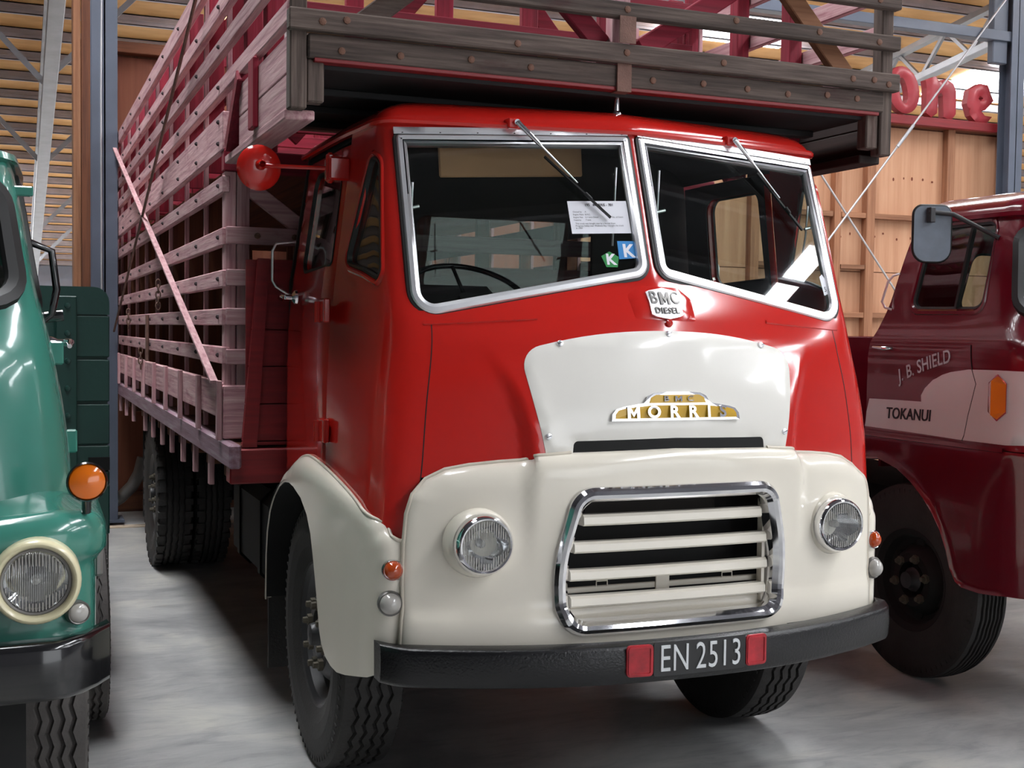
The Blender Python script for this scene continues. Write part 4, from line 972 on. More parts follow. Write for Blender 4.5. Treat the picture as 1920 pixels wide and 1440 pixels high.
# front cross-member and headboard behind the cab
cm = MB(); cm.box(-1.204, 1.204, 1.44, 1.54, 1.02, 1.165, .006); cm.obj('deck_cross_member', 'redboard', TR)
hb = MB().box(-1.13, 1.13, 1.50, 1.515, 1.17, 1.95).obj('headboard', 'redboard', TR)
pz = [1.175, 1.194, 1.350, 1.507, 1.660, 1.955]
for i in range(5):
    f0, f1 = (lambda z: 1.148-.082*(z-1.19))(pz[i]), (lambda z: 1.148-.082*(z-1.19))(pz[i+1])
    for sg in (-1, 1):
        P = [(sg*.70, pz[i]+.003), (sg*f0, pz[i]+.003), (sg*f1, pz[i+1]-.003), (sg*.70, pz[i+1]-.003)]
        MB().prism(P, lambda a, b, h: Vector((a, 1.475-h, b)), -.025, 0).obj('headboard_plank', 'redboard', hb)
for sg in (-1, 1):
    P = [(sg*1.15, 1.17), (sg*1.09, 1.17), (sg*1.04, 1.955), (sg*1.088, 1.955)]
    MB().prism(P, lambda a, b, h: Vector((a, 1.46-h, b)), -.012, .0).obj('headboard_edge', 'redboard', hb)
# ================================================================== livestock crate
CR = tag(MB().box(-1.09, 1.09, 1.72, 7.91, 1.18, 1.205).obj('livestock_crate', 'brown_y', TR), 'tall slatted wooden livestock crate in faded pink and grey')
PY = [1.75, 2.43, 3.14, 3.87, 4.60, 5.30, 6.0, 6.7, 7.4, 7.88]
YF, YM, YE = .33, 1.66, 7.93; YS = 1.652
bolt = MB().lathe([(0, .011), (.009, .010), (.014, .003), (.0141, 0)], (0, 0, 0), (1, 0, 0), 6, False).fix('bolt', 'bolt_dark')
fbolt = MB().lathe([(0, .0), (0, .0135), (.005, .012), (.007, .005), (.0071, 0)], (0, 0, 0), (0, -1, 0), 8, False).fix('bolt', 'boltrust')
slats = [(2.42, 2.582, YS), (2.239, 2.311, YS), (2.017, 2.091, YS), (1.839, 1.912, YS), (1.676, 1.748, YS), (1.511, 1.584, YS),
         (2.66, 2.728, YF), (2.832, 2.902, YF), (3.0, 3.072, YF), (3.20, 3.30, YF)]
for sg in (-1, 1):
    xo = sg*1.205; xi = sg*1.172
    a, b = sorted((xo, xi))
    for i, (z0, z1, y0) in enumerate(slats):
        s_ = MB().box(a, b, y0, YE, z0, z1, .004).obj('slat', 'pink_y', CR)
        for y in PY:
            if y < y0 or sg > 0 : continue
            zs = ((z0+z1)/2,) if z1-z0 < .12 else (z0+.035, z1-.035)
            for z in zs: put('bolt', bolt, CR, (xo-.002*sg, y, z), (0, 0, math.pi if sg < 0 else 0))
    bb = MB().box(a, b, YM+.02, YE, 1.275, 1.43, .004).obj('bottom_board', 'pink_y', CR)
    for y in (7.04, 6.35, 5.66, 4.98, 4.29, 3.65, 2.98, 2.29, 1.66):
        c_, d_ = sorted((xo, xo+sg*.022)); MB().box(c_, d_, y-.022, y+.022, 1.185, 1.44, .003).obj('stake', 'pink_z', CR)
    for y in PY:                                  # thin posts: pale outer edge
        zt_ = 3.34
        c_, d_ = sorted((xi, xi-sg*.022)); MB().box(c_, d_, y-.014, y+.014, 1.19, zt_, .003).obj('post', 'pink_z', CR)
        c_, d_ = sorted((xi-sg*.022, xi-sg*.095)); MB().box(c_, d_, y-.012, y+.012, 2.41, zt_, .003).obj('inner_post', 'crimson_z', CR); MB().box(c_, d_, y-.012, y+.012, 1.19, 2.385, .003).obj('inner_post', 'brown_z', CR)  # lower lengths coloured dark brown to stand in for shade under the upper floor
    for z in (2.27, 1.79, 3.1, 2.8):              # inside lining rails
        c_, d_ = sorted((xi-sg*.095, xi-sg*.115)); MB().box(c_, d_, YM+.05, YE, z-.05, z+.05, .003).obj('inner_rail', 'crimson_y' if z > 2.4 else 'dark_board', CR)  # lower rails get a dark colour in place of lower pen shade
    # over-cab side
    c_, d_ = sorted((sg*1.195, sg*1.165))
    for z0, z1 in ((2.385, 2.500), (2.503, 2.625)):
        MB().box(c_, d_, YF+.04, 1.30, z0, z1, .003).obj('side_board', 'pink_y' if sg < 0 else 'dark_board', CR)
    c_, d_ = sorted((sg*1.20, sg*1.10)); MB().box(c_, d_, YF+.06, 1.62, 2.355, 2.388, .004).obj('bottom_rail', 'pink_y' if sg < 0 else 'dark_board', CR)
    for y, z1 in ((.92, 3.3), (1.34, 3.3)):
        c_, d_ = sorted((sg*1.165, sg*1.10)); MB().box(c_, d_, y-.035, y+.035, 2.40, z1, .004).obj('post', 'crimson_z', CR)
    c_, d_ = sorted((sg*1.195, sg*1.216)); MB().box(c_, d_, .88, .985, 2.40, 2.655, .004).obj('short_post', 'crimson_z', CR)
    MB().beam((sg*1.19, 1.24, 2.655), (sg*1.19, 1.52, 2.41), .05, .06, b=.004).obj('brace', 'crimson_y', CR)
    ir = MB().beam((sg*1.224, .90, 2.42), (sg*1.224, .90, 2.63), .012, .02).obj('iron_rod', 'pink_z', CR)
# front corner posts, grey timbers across the front
for sg in (-1, 1):
    c_, d_ = sorted((sg*1.198, sg*1.142)); MB().box(c_, d_, YF-.01, YF+.05, 2.380, 3.35, .005).obj('corner_post', 'grey_z', CR)
    c_, d_ = sorted((sg*1.140, sg*1.083)); MB().box(c_, d_, YF+.0, YF+.06, 2.405, 2.545, .005).obj('corner_block', 'grey_z', CR)
fb_ = []
for z0, z1, y0 in ((2.627, 2.695, YF-.045), (2.545, 2.624, YF-.02), (2.787, 2.842, YF-.045), (2.945, 3.0, YF-.045), (3.2, 3.27, YF-.045)):
    q = MB().box(-1.208, 1.208, y0, y0+.045, z0, z1, .005).obj('front_beam', 'grey_x', CR) if z0 != 2.545 else MB().box(-1.14, 1.15, y0, y0+.045, z0, z1, .005).obj('front_beam', 'grey_x', CR)
    fb_.append((q, z0, z1, y0))
for q, z0, z1, y0 in fb_:
    xs = (-1.10, -1.02, -.42, .0, .4, .98, 1.08, 1.15) if z0 == 2.627 else (-1.03, -.83, -.58, -.36, .12, .33, .52, .70, .88, 1.02) if z0 == 2.545 else (-1.1, -.5, .0, .45, .82, 1.1)
    for x in xs: put('bolt', fbolt, CR, (x, y0+.001, (z0+z1)/2+random.uniform(-.012, .012)))
MB().box(-1.12, 1.13, YF-.018, YF+.03, 2.533, 2.546, .002).obj('front_lip', 'redboard', CR)
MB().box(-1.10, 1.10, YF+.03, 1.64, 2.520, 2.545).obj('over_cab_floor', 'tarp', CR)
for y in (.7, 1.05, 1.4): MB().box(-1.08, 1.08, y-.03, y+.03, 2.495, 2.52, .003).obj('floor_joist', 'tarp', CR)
MB().box(-.032, .032, YF-.052, YF-.046, 2.695, 2.79).obj('iron_strap', 'rust', CR)
st = MB().box(-.028, .028, YF-.030, YF-.021, 2.545, 2.63).box(-.028, .028, YF-.03, YF+.02, 2.528, 2.545).obj('iron_strap', 'rust', CR)
MB().box(-.035, .035, YF-.0, YF+.06, 2.69, 3.3, .004).obj('centre_post', 'pink_z', CR)
for x0, z0, x1, z1, m_ in ((.62, 3.1, 1.05, 2.64, 'timber_x'), (-.95, 2.68, -.50, 3.05, 'grey_x'), (-.42, 3.05, -.06, 2.70, 'crimson_x'), (.10, 2.7, .55, 3.0, 'crimson_x')):
    MB().beam((x0, YF+.045, z0), (x1, YF+.045, z1), .04, .075, (0, 1, 0) if False else (0, 0, 1), .004).obj('brace', m_, CR)
# main front frame behind the cab
for sg in (-1, 1):
    for x0, x1 in ((1.195, 1.145), (1.142, 1.088)):
        c_, d_ = sorted((sg*x0, sg*x1)); MB().box(c_, d_, YM, YM+.06, 1.19, 2.33, .004).obj('corner_post', 'pink_z', CR)
    c_, d_ = sorted((sg*1.2, sg*1.09)); MB().box(c_, d_, YM-.015, YM+.07, 1.19, 1.42, .006).obj('corner_foot', 'pink_x', CR)
    MB().beam((sg*1.10, YM+.03, 2.28), (sg*.80, YM+.03, 2.06), .035, .07, b=.004).obj('brace', 'pink_x', CR)
for z0, z1 in ((2.022, 2.096), (1.844, 1.915), (1.677, 1.750), (1.509, 1.575)):
    q = MB().box(-1.19, 1.19, YM-.03, YM, z0, z1, .004).obj('front_rail', 'pink_x', CR)
    for x in (-1.06, -.90, .9, 1.06): put('bolt', fbolt, CR, (x, YM-.03, (z0+z1)/2))
MB().box(-1.2, 1.2, YM-.02, YM+.05, 2.33, 2.42, .005).obj('front_header', 'crimson_x', CR)
# upper pen floor, lower pen floor, partitions
MB().box(-1.09, 1.09, YM+.06, YE-.02, 2.385, 2.41).obj('upper_floor', 'brown_y', CR)
for y in (1.72, 3.87, 6.0, 7.86):
    zt_ = 3.3
    for x in (-1.0, -.62, -.2, .22, .62, 1.0): MB().box(x-.04, x+.04, y-.02, y+.02, 2.41, zt_, .004).obj('partition_post', 'crimson_z', CR)
    for z in (2.55, 2.80, 3.05, 3.25): MB().box(-1.08, 1.08, y-.045, y-.02, z-.035, z+.035, .003).obj('partition_rail', 'crimson_x', CR)
    for x0, x1 in ((-.9, -.3), (.85, .25)):
        MB().beam((x0, y+.035, 2.5), (x1, y+.035, 3.2), .025, .08, b=.003).obj('partition_brace', 'crimson_x', CR)
    for x in (-.8, -.4, 0, .4, .8): MB().box(x-.03, x+.03, y-.02, y+.02, 1.2, 2.385, .003).obj('partition_post', 'brown_z', CR)
    for z in (1.5, 1.9): MB().box(-1.08, 1.08, y-.045, y-.02, z-.06, z+.06, .003).obj('partition_rail', 'brown_x', CR)
for y in (1.2, 2.8, 4.9, 6.9): MB().box(-1.17, 1.17, y-.03, y+.03, 3.30, 3.37, .004).obj('top_tie', 'crimson_x', CR)
# rods and chains on the visible side
MB().beam((-1.236, 7.46, 3.233), (-1.236, 1.663, 1.434), .012, .032, (1, 0, 0)).obj('brace_bar', 'pink_y', CR)
MB().tube([(-1.248, 2.156, 3.17), (-1.248, 7.13, 1.62)], .009, 8).obj('brace_rod', 'rust', CR)
def chain(x, y, z, n, ln=.042):
    mb = MB()
    for k in range(n):
        c = Vector((x, y, z-k*ln*.8)); ax = Vector((0, 1, 0)) if k % 2 else Vector((1, 0, 0))
        mb.tube([c+ax*.013*math.cos(t)+Vector((0, 0, .024))*math.sin(t) for t in np.linspace(0, 2*math.pi, 12, endpoint=False)], .0045, 6, False, True)
    return mb.obj('chain', 'rust', CR)
chain(-1.235, 3.86, 1.92, 5); chain(-1.235, 5.9, 1.77, 4); chain(-1.235, 4.95, 1.50, 4)
MB().tube([(-1.225, 4.6, 1.74), (-1.225, 4.6, 1.44)], .012, 6).obj('iron_rod', 'rust', CR)
# ================================================================== green truck on the left
GT = thing('flatbed_truck', 'teal green vintage flatbed truck with ivory headlamp rings beside the crate truck', 'truck', (-2.9, 2.0, 0))
gx = -2.9
zt = [.7, 1.15, 1.35, 1.55, 1.68, 1.75, 2.1, 2.22]
GC = Plan(gx, zt, [-.20, -.20, -.19, -.16, -.10, -.06, .14, .22], [1.03, 1.03, 1.015, .985, .955, .935, .875, .84], [.02, .02, .03, .05, .09, .12, .28, .34],
          [2.2, 2.2, 2.2, 2.2, 2, 1.9, 1.8, 1.8], [1.05, 1.05, 1.035, 1.0, .975, .955, .90, .86], [.17, .17, .17, .16, .14, .12, .11, .10], .75)
S = GC.S
zz = np.linspace(1.08, 2.17, 20)
L = [(-GC.Uy(1.30, z), z) for z in zz]
GW = rpoly([(-.905, 1.725, .09), (.905, 1.725, .09), (.905, 2.09, .08), (-.905, 2.09, .08)], 6)
GWu = [(x, z) for x, z in dens(GW, .05)]
SW = rpoly([(.40, 1.76, .05), (1.12, 1.74, .05), (1.08, 2.12, .06), (.50, 2.12, .05)], 5)
o = L[::-1] + [(-a, b) for a, b in L]
o = [(-a, b) for a, b in reversed(L)][::-1] + L[::-1]
gc = put('cab_shell', sheet(o, S, M['green'], [GWu, GC.fy(SW), mir(GC.fy(SW))], step=.03, thick=.008, name='cab_shell'), GT)
put('windscreen_rubber', ring(GWu, [(-.028, .0), (-.022, .016), (.0, .02), (.018, .010), (.02, -.01)], S, M['gasket']), gc)
put('windscreen', sheet(GWu, S, M['glass_far'], [], step=.1, thick=.004, name='windscreen'), GT)
for sg in (-1, 1):
    H = GC.fy(SW, sg)
    put('window_rubber', ring(H, [(-.02, .0), (-.014, .010), (.0, .012), (.012, -.004)], S, M['gasket']), gc)
    put('door_window', sheet(H, S, M['glass_far'], [], step=.1, thick=.004, name='door_window', lift=.002), GT)
    x = gx+sg*1.0
    h = MB(); h.lathe([(0, .02), (.015, .018), (.03, .01), (.05, .01)], (x-.03*sg, .36, 1.615), (sg, 0, 0), 12); h.tube([(x+.02*sg, .36, 1.615), (x+.035*sg, .345, 1.615), (x+.03*sg, .28, 1.605)], [.012, .012, .007], 8); h.obj('door_handle', 'chrome', GT)
    for z, xo in ((1.32, .05), (1.585, .012)): MB().box(min(x+(xo-.04)*sg, x+xo*sg), max(x+(xo-.04)*sg, x+xo*sg), .25, .28, z-.035, z+.035, .005).obj('door_hinge', 'green', GT)
    mb = MB(); mb.tube([(gx+sg*.93, .50, 1.66), (gx+sg*.985, .49, 1.70), (gx+sg*1.0, .48, 1.78), (gx+sg*.985, .47, 1.90), (gx+sg*.92, .46, 1.925)], .012, 8); mb.tube([(gx+sg*.95, .5, 1.69), (gx+sg*1.02, .5, 1.70)], .018, 8); mb.obj('mirror_bracket', 'black_gloss', GT)
    MB().box(min(gx+sg*.87, gx+sg*.93), max(gx+sg*.87, gx+sg*.93), .34, .37, 2.055, 2.085, .004).obj('visor_bracket', 'green', GT)
# roof
zr = 2.165; Us = np.concatenate([np.linspace(-GC.Uy(1.3, zr), -1.0, 10), np.linspace(-.97, .97, 40), np.linspace(1, GC.Uy(1.3, zr), 10)])
base = [S(u, zr) for u in Us]; rows = []
for k in range(11):
    a = math.pi/2*k/10; s_ = math.cos(a)**.5 if k < 10 else 0; rows.append([Vector((gx+(p.x-gx)*s_, 1.3+(p.y-1.3)*s_**.7, zr+.10*math.sin(a))) for p in base])
rfo = put('roof', MB().grid(rows).fix('roof', M['green']), GT)
put('roof_gutter', ring([(u, zr) for u in Us], [(-.014, 0), (-.014, .022), (.006, .024), (.012, 0)], S, M['green'], False), rfo)
MB().box(gx-.9, gx+.9, 1.27, 1.30, 1.08, 2.2).obj('cab_back', 'green', GT)
MB().box(gx-.9, gx+.9, .1, .4, 1.40, 1.66, .03).obj('dashboard', 'dark_inside', GT)
MB().box(gx-.85, gx+.85, 1.05, 1.2, 1.3, 1.9, .04).obj('seat', 'dark_inside', GT)
swg = MB(); swg.tube([Vector((gx+.4+.2*math.cos(t), .5+.17*math.sin(t), 1.72+.1*math.sin(t))) for t in np.linspace(0, 2*math.pi, 28, endpoint=False)], .011, 8, False, True); swg.obj('steering_wheel', 'black_gloss', GT)
# front apron and wings
gpl = [(0, -.235), (.5, -.235), (.80, -.225), (.98, -.20), (1.06, -.155), (1.10, -.07), (1.112, .1), (1.115, .5), (1.115, 1.2)]
Lg = [0]
for i in range(1, len(gpl)): Lg.append(Lg[-1]+math.hypot(gpl[i][0]-gpl[i-1][0], gpl[i][1]-gpl[i-1][1]))
gfx, gfy = cr(Lg, [p[0] for p in gpl]), cr(Lg, [p[1] for p in gpl])
def apS(s_, z): return Vector((gx+(1 if s_ >= 0 else -1)*gfx(abs(s_)), gfy(abs(s_))+.05*max(0, z-1.1), z))
sy = lambda y: float(np.interp(y, [p[1] for p in gpl[3:]], Lg[3:]))
tpo = [(0, 1.12), (.55, 1.13), (.85, 1.165), (1.0, 1.175), (1.1, 1.168), (sy(.1), 1.155), (sy(.4), 1.16), (sy(.7), 1.16), (sy(1.0), 1.14), (sy(1.2), 1.05)]
aro = [(sy(1.2), .62), (sy(1.15), .85), (sy(.98), 1.0), (sy(.75), 1.04), (sy(.5), .98), (sy(.33), .82), (sy(.30), .76)]
hp = tpo+aro+[(1.15, .78), (.0, .78)]
outl = hp + [(-a, b) for a, b in reversed(hp) if a > 1e-6]
tpl = [(-a, b) for a, b in reversed(tpo)] + tpo
def apoff(P):
    d = dist(P, tpl); t = np.clip(1-d/.075, 0, 1); return -.06*(1-np.sqrt(np.maximum(0, 1-t*t)))+.03*np.array([sst((.15-q)/.04) for q in d])-.02
HLc = [(gx+sg*.925, 1.0) for sg in (-1, 1)]
wing = put('wings', sheet(outl, apS, M['green'], [], step=.03, thick=.008, off=apoff, name='wings', rows=(.004, .01, .02, .034, .05, .07, .09, .11, .13, .15)), GT)
tpd = dens(tpl, .04, False); to_ = apoff(np.array(tpd)); rows = [[], [], [], []]
for (a, b_), o_ in zip(tpd, to_):
    E_ = apS(a, b_)+normal(apS, a, b_)*o_; inn = Vector((gx, .6, 0))-Vector((E_.x, E_.y, 0)); inn = Vector((inn.x*.25, inn.y, 0)).normalized() if E_.y < .1 else Vector((-1 if E_.x > gx else 1, 0, 0))
    for r_, (k, h) in zip(rows, ((0, 0), (.06, .012), (.13, .03), (.26, .045))): r_.append(E_+inn*k+Vector((0, 0, h)))
MB().grid(rows).obj('wing_top', 'green', wing)
for sg in (-1, 1):
    c = (gx+sg*.925, -.235, 1.0)
    rg = MB(); rg.lathe([(-.05, .113)]+[(.012+.028*math.sin(math.pi*q_/10), .1005+.0125*math.cos(math.pi*q_/10)) for q_ in range(11)]+[(.0, .088)], c, (0, -1, 0), 40); rg.obj('headlamp_ring', 'ivory', GT)
    headlamp(GT, c, .083, 'steel_dull', .022)
    smalllamp('side_lamp', GT, (gx+sg*1.03, -.175, .895), (sg*.3, -1, 0), .028, 'clear_lens', 'steel_dull', .014)
    ca = Vector((gx+sg*1.055, -.16, 1.247))
    a_ = MB(); a_.lathe([(-.02, .02), (-.018, .050), (.012, .054), (.018, .050), (.012, .048)], ca, (.05*sg, -1, 0), 32); ao = a_.obj('indicator', 'black_gloss', GT)
    MB().lathe([(.010, .049), (.016, .046), (.024, .03), (.027, .0005)], ca, (.05*sg, -1, 0), 32).obj('lens', 'amber', ao)
    MB().tube([ca+Vector((0, .0, -.045)), ca+Vector((0, .02, -.085))], .013, 10).obj('lamp_stalk', 'black_gloss', ao)
    MB().box(min(gx+sg*1.09, gx+sg*1.115), max(gx+sg*1.09, gx+sg*1.115), .12, .17, .93, 1.07, .008).obj('wing_lamp', 'steel_dull', GT)
    wheel(GT, (gx+sg*.985, .72, .475), sg, TYG, RMS, .25, .205)
    wheel(GT, (gx+sg*1.15, 1.80, .38), sg, TYG, RMS, .25, .205, 0, False).scale = (.8, .8, .8)
# bumper
rows = []
for k in range(61):
    x = -1.115+2.23*k/60; a = abs(x)/1.115; y = -.34+.03*a**2+.16*max(0, (a-.86)/.14)**2
    rows.append([Vector((gx+x, y+d, z)) for d, z in ((.13, .835), (.02, .850), (.006, .846), (0, .83), (-.004, .775), (0, .715), (.006, .70), (.02, .695), (.10, .695))])
gb = MB(); gb.grid(rows); gb.grid([[r[-1], r[0]] for r in rows])
for r in (rows[0], rows[-1]): gb.add(r, [tuple(range(len(r)))])
gbo = gb.obj('bumper', 'black_gloss', GT)
MB().box(gx-.9, gx+.9, -.15, .2, .45, .70).obj('front_valance', 'black_matt', GT)
MB().box(gx-.5, gx+.5, -.1, 5.5, .55, .75).obj('chassis', 'black_matt', GT)
# flat deck with headboard
hbd = MB().box(gx-1.275, gx+1.275, 2.315, 2.34, .98, 1.80).obj('headboard', 'green_dark', GT)
for z0, z1 in ((1.523, 1.712), (1.318, 1.51), (1.12, 1.305), (1.0, 1.113)): MB().box(gx-1.283, gx+1.283, 2.295, 2.32, z0, z1, .004).obj('headboard_plank', 'green_dark', hbd)
tpb = rpoly([(-1.283, 1.718, 0), (1.283, 1.718, 0), (1.283, 1.845, .07), (-1.283, 1.845, .07)], 5)
MB().prism(tpb, lambda a, b, h: Vector((gx+a, 2.295-h, b)), -.025, 0).obj('headboard_plank', 'green_dark', hbd)
for sg in (-1, 1):
    x = gx+sg*1.095; po = MB().box(x-.045, x+.045, 2.262, 2.295, .80, 1.80, .004).obj('headboard_post', 'green_dark', hbd)
    for z in np.arange(.88, 1.8, .125): MB().lathe([(0, .014), (.008, .012), (.01, 0)], (x+.005, 2.262, z), (0, -1, 0), 10).obj('bolt', 'green_dark', po)
MB().box(gx-1.283, gx+1.283, 2.30, 5.4, .93, .995, .006).obj('deck', 'green_dark', GT)
MB().box(gx-1.283, gx+1.283, 2.29, 2.35, .70, .93, .006).obj('deck_cross_member', 'green_dark', GT)
MB().box(gx+1.19, gx+1.283, 2.28, 2.30, 1.0, 1.06).obj('tie_down_slot', 'black_matt', hbd)
for sg in (-1, 1): MB().box(min(gx+sg*1.2, gx+sg*1.28), max(gx+sg*1.2, gx+sg*1.28), 2.31, 2.40, .32, .70, .006).obj('deck_leg', 'steel_dull', GT)
# ================================================================== maroon truck on the right
MT = thing('delivery_truck', 'maroon vintage truck lettered J.B. SHIELD TOKANUI with a white side flash', 'truck', (3.1, 2.5, 0))
mx0 = 3.1
zt = [.45, 1.0, 1.15, 1.22, 1.55, 1.63, 1.70, 1.78, 2.1, 2.26]
MC = Plan(mx0, zt, [.22, .22, .22, .22, .22, .25, .33, .39, .47, .51], [1.10, 1.10, 1.10, 1.085, 1.085, 1.075, 1.045, 1.02, .965, .92], [.33, .33, .33, .33, .33, .37, .46, .53, .60, .63],
          [2.5]*10, [1.11, 1.11, 1.11, 1.09, 1.09, 1.08, 1.05, 1.03, .98, .935], [.16, .16, .16, .16, .16, .15, .11, .09, .08, .08], .95)
S = MC.S
rear = lambda z: float(np.interp(z, [.9, 1.2, 1.64, 1.76, 1.81, 2.16, 2.27], [1.46, 1.46, 1.455, 1.41, 1.385, 1.29, 1.25]))
zz = np.linspace(1.17, 2.25, 22)
L = [(-MC.Uy(rear(z), z), z) for z in zz]
MW = rpoly([(-.845, 1.745, .09), (.845, 1.745, .09), (.82, 2.16, .08), (-.82, 2.16, .08)], 6)
MWu = [(MC.Ux(x, z) if abs(x) < .6 else math.copysign(MC.Ux(.6, z)+(abs(x)-.6)*1.55, x), z) for x, z in dens(MW, .04)]
DWm = rpoly([(.745, 1.795, .05), (1.215, 1.80, .05), (1.155, 2.20, .05), (.735, 2.20, .05)], 6)
o = [(-a, b) for a, b in L] + L[::-1]
o = o[:len(L)] + L[::-1]
mc = put('cab_shell', sheet(o, S, M['maroon'], [MWu, MC.fy(DWm), mir(MC.fy(DWm))], step=.03, thick=.01, name='cab_shell'), MT)
put('windscreen_rubber', ring(MWu, [(-.03, .0), (-.024, .018), (.0, .022), (.022, .012), (.024, -.01)], S, M['gasket']), mc)
put('windscreen', sheet(MWu, S, M['glass_far'], [], step=.1, thick=.004, name='windscreen'), MT)
for sg in (-1, 1):
    H = MC.fy(DWm, sg)
    put('door_window', sheet(H, S, M['glass'], [], step=.1, thick=.004, lift=-.01, name='door_window'), MT)
    put('window_trim', ring(H, [(-.03, .0), (-.024, .008), (-.010, .008), (.0, .002), (.012, -.012)], S, M['maroon']), mc)
    put('window_rubber', ring(H, [(.0, .003), (.012, .0), (.014, -.014)], S, M['gasket']), mc)
    xs_ = mx0+sg*1.0
    MB().beam((mx0+sg*.99, .84, 2.18), (mx0+sg*1.028, .90, 1.80), .014, .022, (1, 0, 0)).obj('quarter_light_bar', 'gasket', MT)
    # door shut line
    sm = [(.742, 1.63), (.72, 1.519), (.693, 1.455), (.715, 1.38), (.737, 1.307), (.763, 1.19)]
    put('door_seam', ring(MC.fy(dens(sm, .03, False), sg), [(-.002, .0), (-.002, .0045), (.002, .0045), (.002, .0)], S, M['gasket'], False), mc)
    # white flash
    fo = [(1.46, 1.205), (1.452, 1.28), (1.432, 1.348), (1.25, 1.352), (1.048, 1.354), (1.05, 1.385), (1.025, 1.42), (.971, 1.462), (.91, 1.488), (.855, 1.503), (.742, 1.519), (.60, 1.521), (.50, 1.521)]
    fu = MC.fy(fo, sg)+[(sg*.93, 1.52), (sg*.80, 1.51), (sg*.70, 1.48), (sg*.70, 1.24), (sg*.85, 1.21)]+MC.fy([(.50, 1.193), (.763, 1.193), (1.1, 1.2)], sg)
    fo_ = put('side_flash', sheet(fu, S, M['flash'], [], step=.035, thick=.002, lift=.0035, name='side_flash'), MT)
    # lettering
    def side(y0, z0, tilt, sg=sg):
        ct, st_ = math.cos(tilt), math.sin(tilt)
        def fn(a, b, h):
            aa = a*ct-b*st_; bb = a*st_+b*ct; y = y0+(-aa if sg < 0 else aa)*-sg*-1 if False else (y0-aa if sg < 0 else y0+aa)
            z = z0+bb; u = sg*MC.Uy(y, z); return S(u, z)+normal(S, u, z)*h
        return fn
    put('lettering', text_on('J. B. SHIELD', lambda a, b, h: side(1.042, 1.528, .30)(a, b-.22*a*a, h), M['text_white'], .088, .0008, .80, (.002, .0045), name='lettering', shear=.15, space=1.05), MT)
    put('lettering', text_on('TOKANUI', side(1.138, 1.285, .02), M['text_black'], .078, .0008, .92, (.004, .007), name='lettering', shear=.12), MT)
    # amber side lamp
    u = sg*MC.Uy(.553, 1.40); p = S(u, 1.40); nn = normal(S, u, 1.40)
    fnl = lambda a, b, h: p+Vector((0, a, b))+nn*h
    P6 = [(0, -.105), (.055, -.065), (.055, .065), (0, .105), (-.055, .065), (-.055, -.065)]
    lb = MB().prism(P6, fnl, 0, .012).obj('side_indicator', 'chrome', MT)
    l2 = MB(); l2.add([fnl(a*.92, b*.92, .012) for a, b in P6]+[fnl(0, -.075, .05), fnl(0, .075, .05)], [(0, 1, 6), (1, 2, 7, 6), (2, 3, 7), (3, 4, 7), (4, 5, 6, 7), (5, 0, 6)]); l2.obj('lens', 'amber', lb)
    # door handle, grab rail, hinge
    u = sg*MC.Uy(1.28, 1.605); p = S(u, 1.605); d_ = MB(); d_.tube([p, p+Vector((.03*sg, .0, 0)), p+Vector((.04*sg, .03, 0)), p+Vector((.038*sg, .10, .005))], [.008, .009, .010, .006], 8); d_.obj('door_handle', 'chrome', MT)
    g0 = S(sg*MC.Uy(1.34, 1.98), 1.98); g1 = S(sg*MC.Uy(1.36, 1.80), 1.80); o_ = Vector((.03*sg, .03, 0))
    MB().tube([g0, g0+o_*.7+Vector((0, .0, -.01)), g0+o_+Vector((0, .02, -.04)), g1+o_+Vector((0, .01, .04)), g1+o_*.8+Vector((0, 0, .01)), g1], .006, 8).obj('grab_rail', 'alu', MT)
    # mirror
    mpc = Vector((mx0+sg*1.165, .92, 2.145)); rr = rpoly([(-.088, -.128, .06), (.088, -.128, .06), (.088, .128, .04), (-.088, .128, .04)], 6)
    dirx = Vector((.93*-sg if False else .93, -.37*-sg*-1 if False else (-.30 if sg < 0 else .30), 0)).normalized(); nrm_ = Vector((-dirx.y*-1, -dirx.x, 0)) if False else Vector((dirx.y, -dirx.x, 0))
    fm = lambda a, b, h: mpc+dirx*a+Vector((0, 0, b))+nrm_*h
    mo = MB().prism(rr, fm, -.03, .0).obj('door_mirror', 'mirror_back', MT)
    rim_ = MB(); rim_.tube([fm(a, b, -.008) for a, b in rr], .009, 6, False, True); rim_.obj('mirror_edge', 'gasket', mo)
    ar0 = fm(-.03, .10, .014); ar1 = S(sg*MC.Uy(.71, 2.12), 2.12)
    MB().tube([ar0, fm(.09, .09, .016), ar1], [.012, .011, .010], 8).box(ar0.x-.0, ar0.x+.03, ar0.y-.02, ar0.y+.01, ar0.z-.05, ar0.z+.02, .003).obj('mirror_arm', 'steel_dark', mo)
# roof
zr = 2.245; yb_ = 1.25; Us = np.concatenate([np.linspace(-MC.Uy(yb_, zr), -1.0, 12), np.linspace(-.97, .97, 44), np.linspace(1, MC.Uy(yb_, zr), 12)])
base = [S(u, zr) for u in Us]; rows = []
for k in range(13):
    a = math.pi/2*k/12; s_ = math.cos(a)**.45 if k < 12 else 0; rows.append([Vector((mx0+(p.x-mx0)*s_, yb_+(p.y-yb_)*s_**.7, zr+.135*math.sin(a))) for p in base])
mr = put('roof', MB().grid(rows).fix('roof', M['maroon']), MT)
put('roof_gutter', ring([(u, zr-.02) for u in Us], [(-.014, 0), (-.014, .024), (.004, .03), (.012, 0)], S, M['maroon'], False), mr)
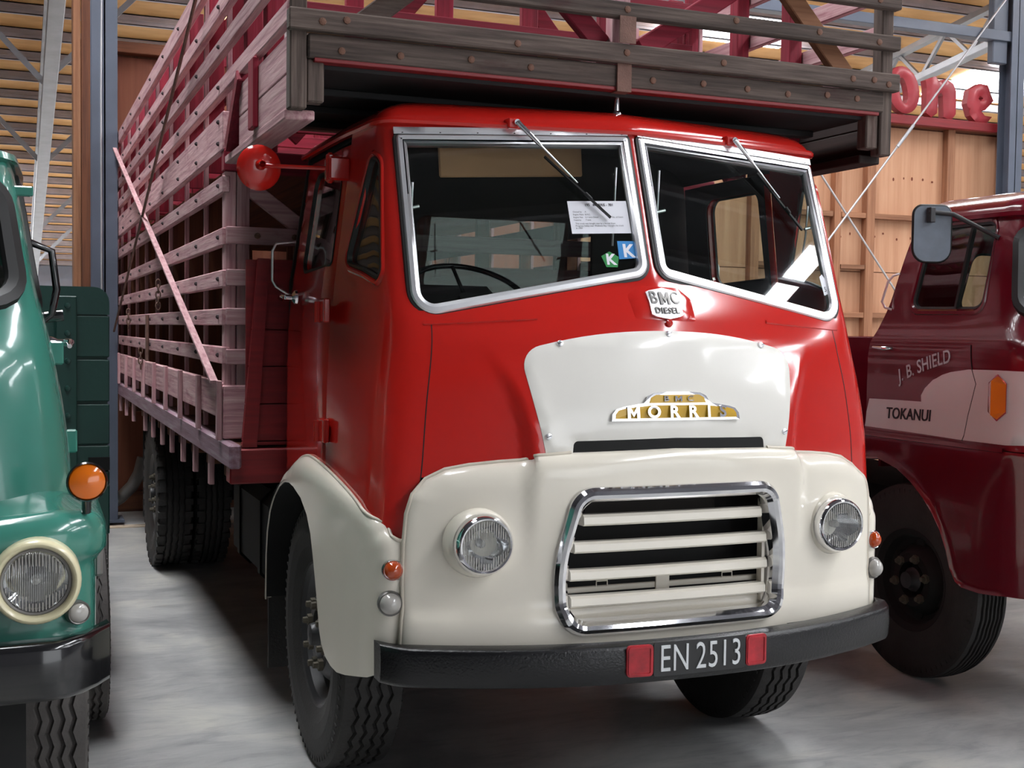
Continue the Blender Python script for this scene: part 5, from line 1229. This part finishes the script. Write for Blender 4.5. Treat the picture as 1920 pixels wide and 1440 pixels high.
# cab back with window, seat, wheel
rw = rpoly([(-.62, 1.80, .06), (.62, 1.80, .06), (.60, 2.10, .06), (-.60, 2.10, .06)], 5)
bkz = [(-1.02, 1.0), (1.02, 1.0), (1.02, 1.7), (.93, 2.25), (.8, 2.33), (.5, 2.37), (-.5, 2.37), (-.8, 2.33), (-.93, 2.25), (-1.02, 1.7)]
SBm = lambda a, b: Vector((mx0+a, float(rear(b))-.02, b))
put('cab_back', sheet(bkz, SBm, M['maroon'], [rw], step=.12, thick=-.02, name='cab_back'), MT)
put('rear_window_rubber', ring(rw, [(-.02, .0), (-.02, .02), (.012, .02), (.014, 0)], SBm, M['gasket']), MT)
put('rear_window', sheet(rw, SBm, M['glass'], [], step=.2, thick=.004, name='rear_window'), MT)
MB().box(mx0-.85, mx0+.85, 1.05, 1.18, 1.30, 1.66, .04).obj('seat', 'dark_inside', MT)
MB().box(mx0-.95, mx0+.95, .45, .62, 1.45, 1.68, .03).obj('dashboard', 'dark_inside', MT)
u0 = S(-.93, 1.80); MB().box(u0.x+.02, u0.x+.10, u0.y+.0, u0.y+.003, 1.775, 1.85).obj('screen_sticker', 'paper', MT)
# lower body with wheel arch
low = [(1.50, 1.175)] + [(1.50, .95), (1.46, 1.0)] if False else []
ar = dens([(1.55, 1.02), (1.415, 1.045), (1.30, 1.055), (1.164, 1.02), (1.06, .965), (.974, .90), (.91, .835), (.857, .765), (.815, .68), (.787, .60), (.75, .545), (.709, .525), (.60, .52), (.50, .53)], .05, False)
for sg in (-1, 1):
    P = MC.fy([(1.62, 1.165), (1.62, 1.0)]+ar, sg)+[(sg*.90, .54), (0, .54), (0, 1.165)]
    arl = MC.fy(ar, sg)
    lo = put('wing', sheet(P, S, M['maroon'], [], step=.03, thick=.008, name='wing', lift=.006, rows=(.004, .010, .018, .028, .04), off=lambda q: .016*np.clip(1-dist(q, arl)/.04, 0, 1)**2), MT)
    put('wing_flange', ring(dens(MC.fy([(1.60, 1.168), (1.2, 1.168), (.8, 1.168), (.5, 1.168)], sg), .04, False), [(-.012, .0), (-.008, .014), (.008, .014), (.012, 0)], S, M['maroon'], False), lo)
    rows = [[S(u, z), S(u, z)+Vector((-sg*.45, 0, 0))] for u, z in arl]
    MB().grid(rows).obj('inner_arch', 'black_matt', MT)
    wheel(MT, (mx0+sg*.985, 1.13, .475), sg, TYM, RMS, .25, .20, 6)
    headlamp(MT, (mx0+sg*.78, .22, .95), .085, 'chrome', .04)
MB().box(mx0-.6, mx0+.6, .19, .23, .75, 1.08, .01).obj('grille', 'black_matt', MT)
MB().box(mx0-1.05, mx0+1.05, .05, .16, .55, .70, .02).obj('bumper', 'black_gloss', MT)
MB().box(mx0-.85, mx0+.85, .5, 1.45, .9, 1.15).obj('cab_floor', 'black_matt', MT)
MB().box(mx0-.45, mx0+.45, .3, 6.5, .55, .8).obj('chassis', 'black_matt', MT)
tray = MB().box(mx0-1.12, mx0+1.12, 1.75, 6.6, 1.0, 1.10, .006).obj('tray', 'maroon', MT)
for sg in (-1, 1): MB().box(min(mx0+sg*1.09, mx0+sg*1.12), max(mx0+sg*1.09, mx0+sg*1.12), 1.75, 6.6, 1.10, 1.66, .006).obj('tray_side', 'maroon', tray)
MB().box(mx0-1.12, mx0+1.12, 1.74, 1.77, 1.10, 1.66, .004).obj('tray_front', 'maroon', tray)
for sg in (-1, 1): wheel(MT, (mx0+sg*.95, 4.6, .475), sg, TYM, RMS, .25, .20, 6)
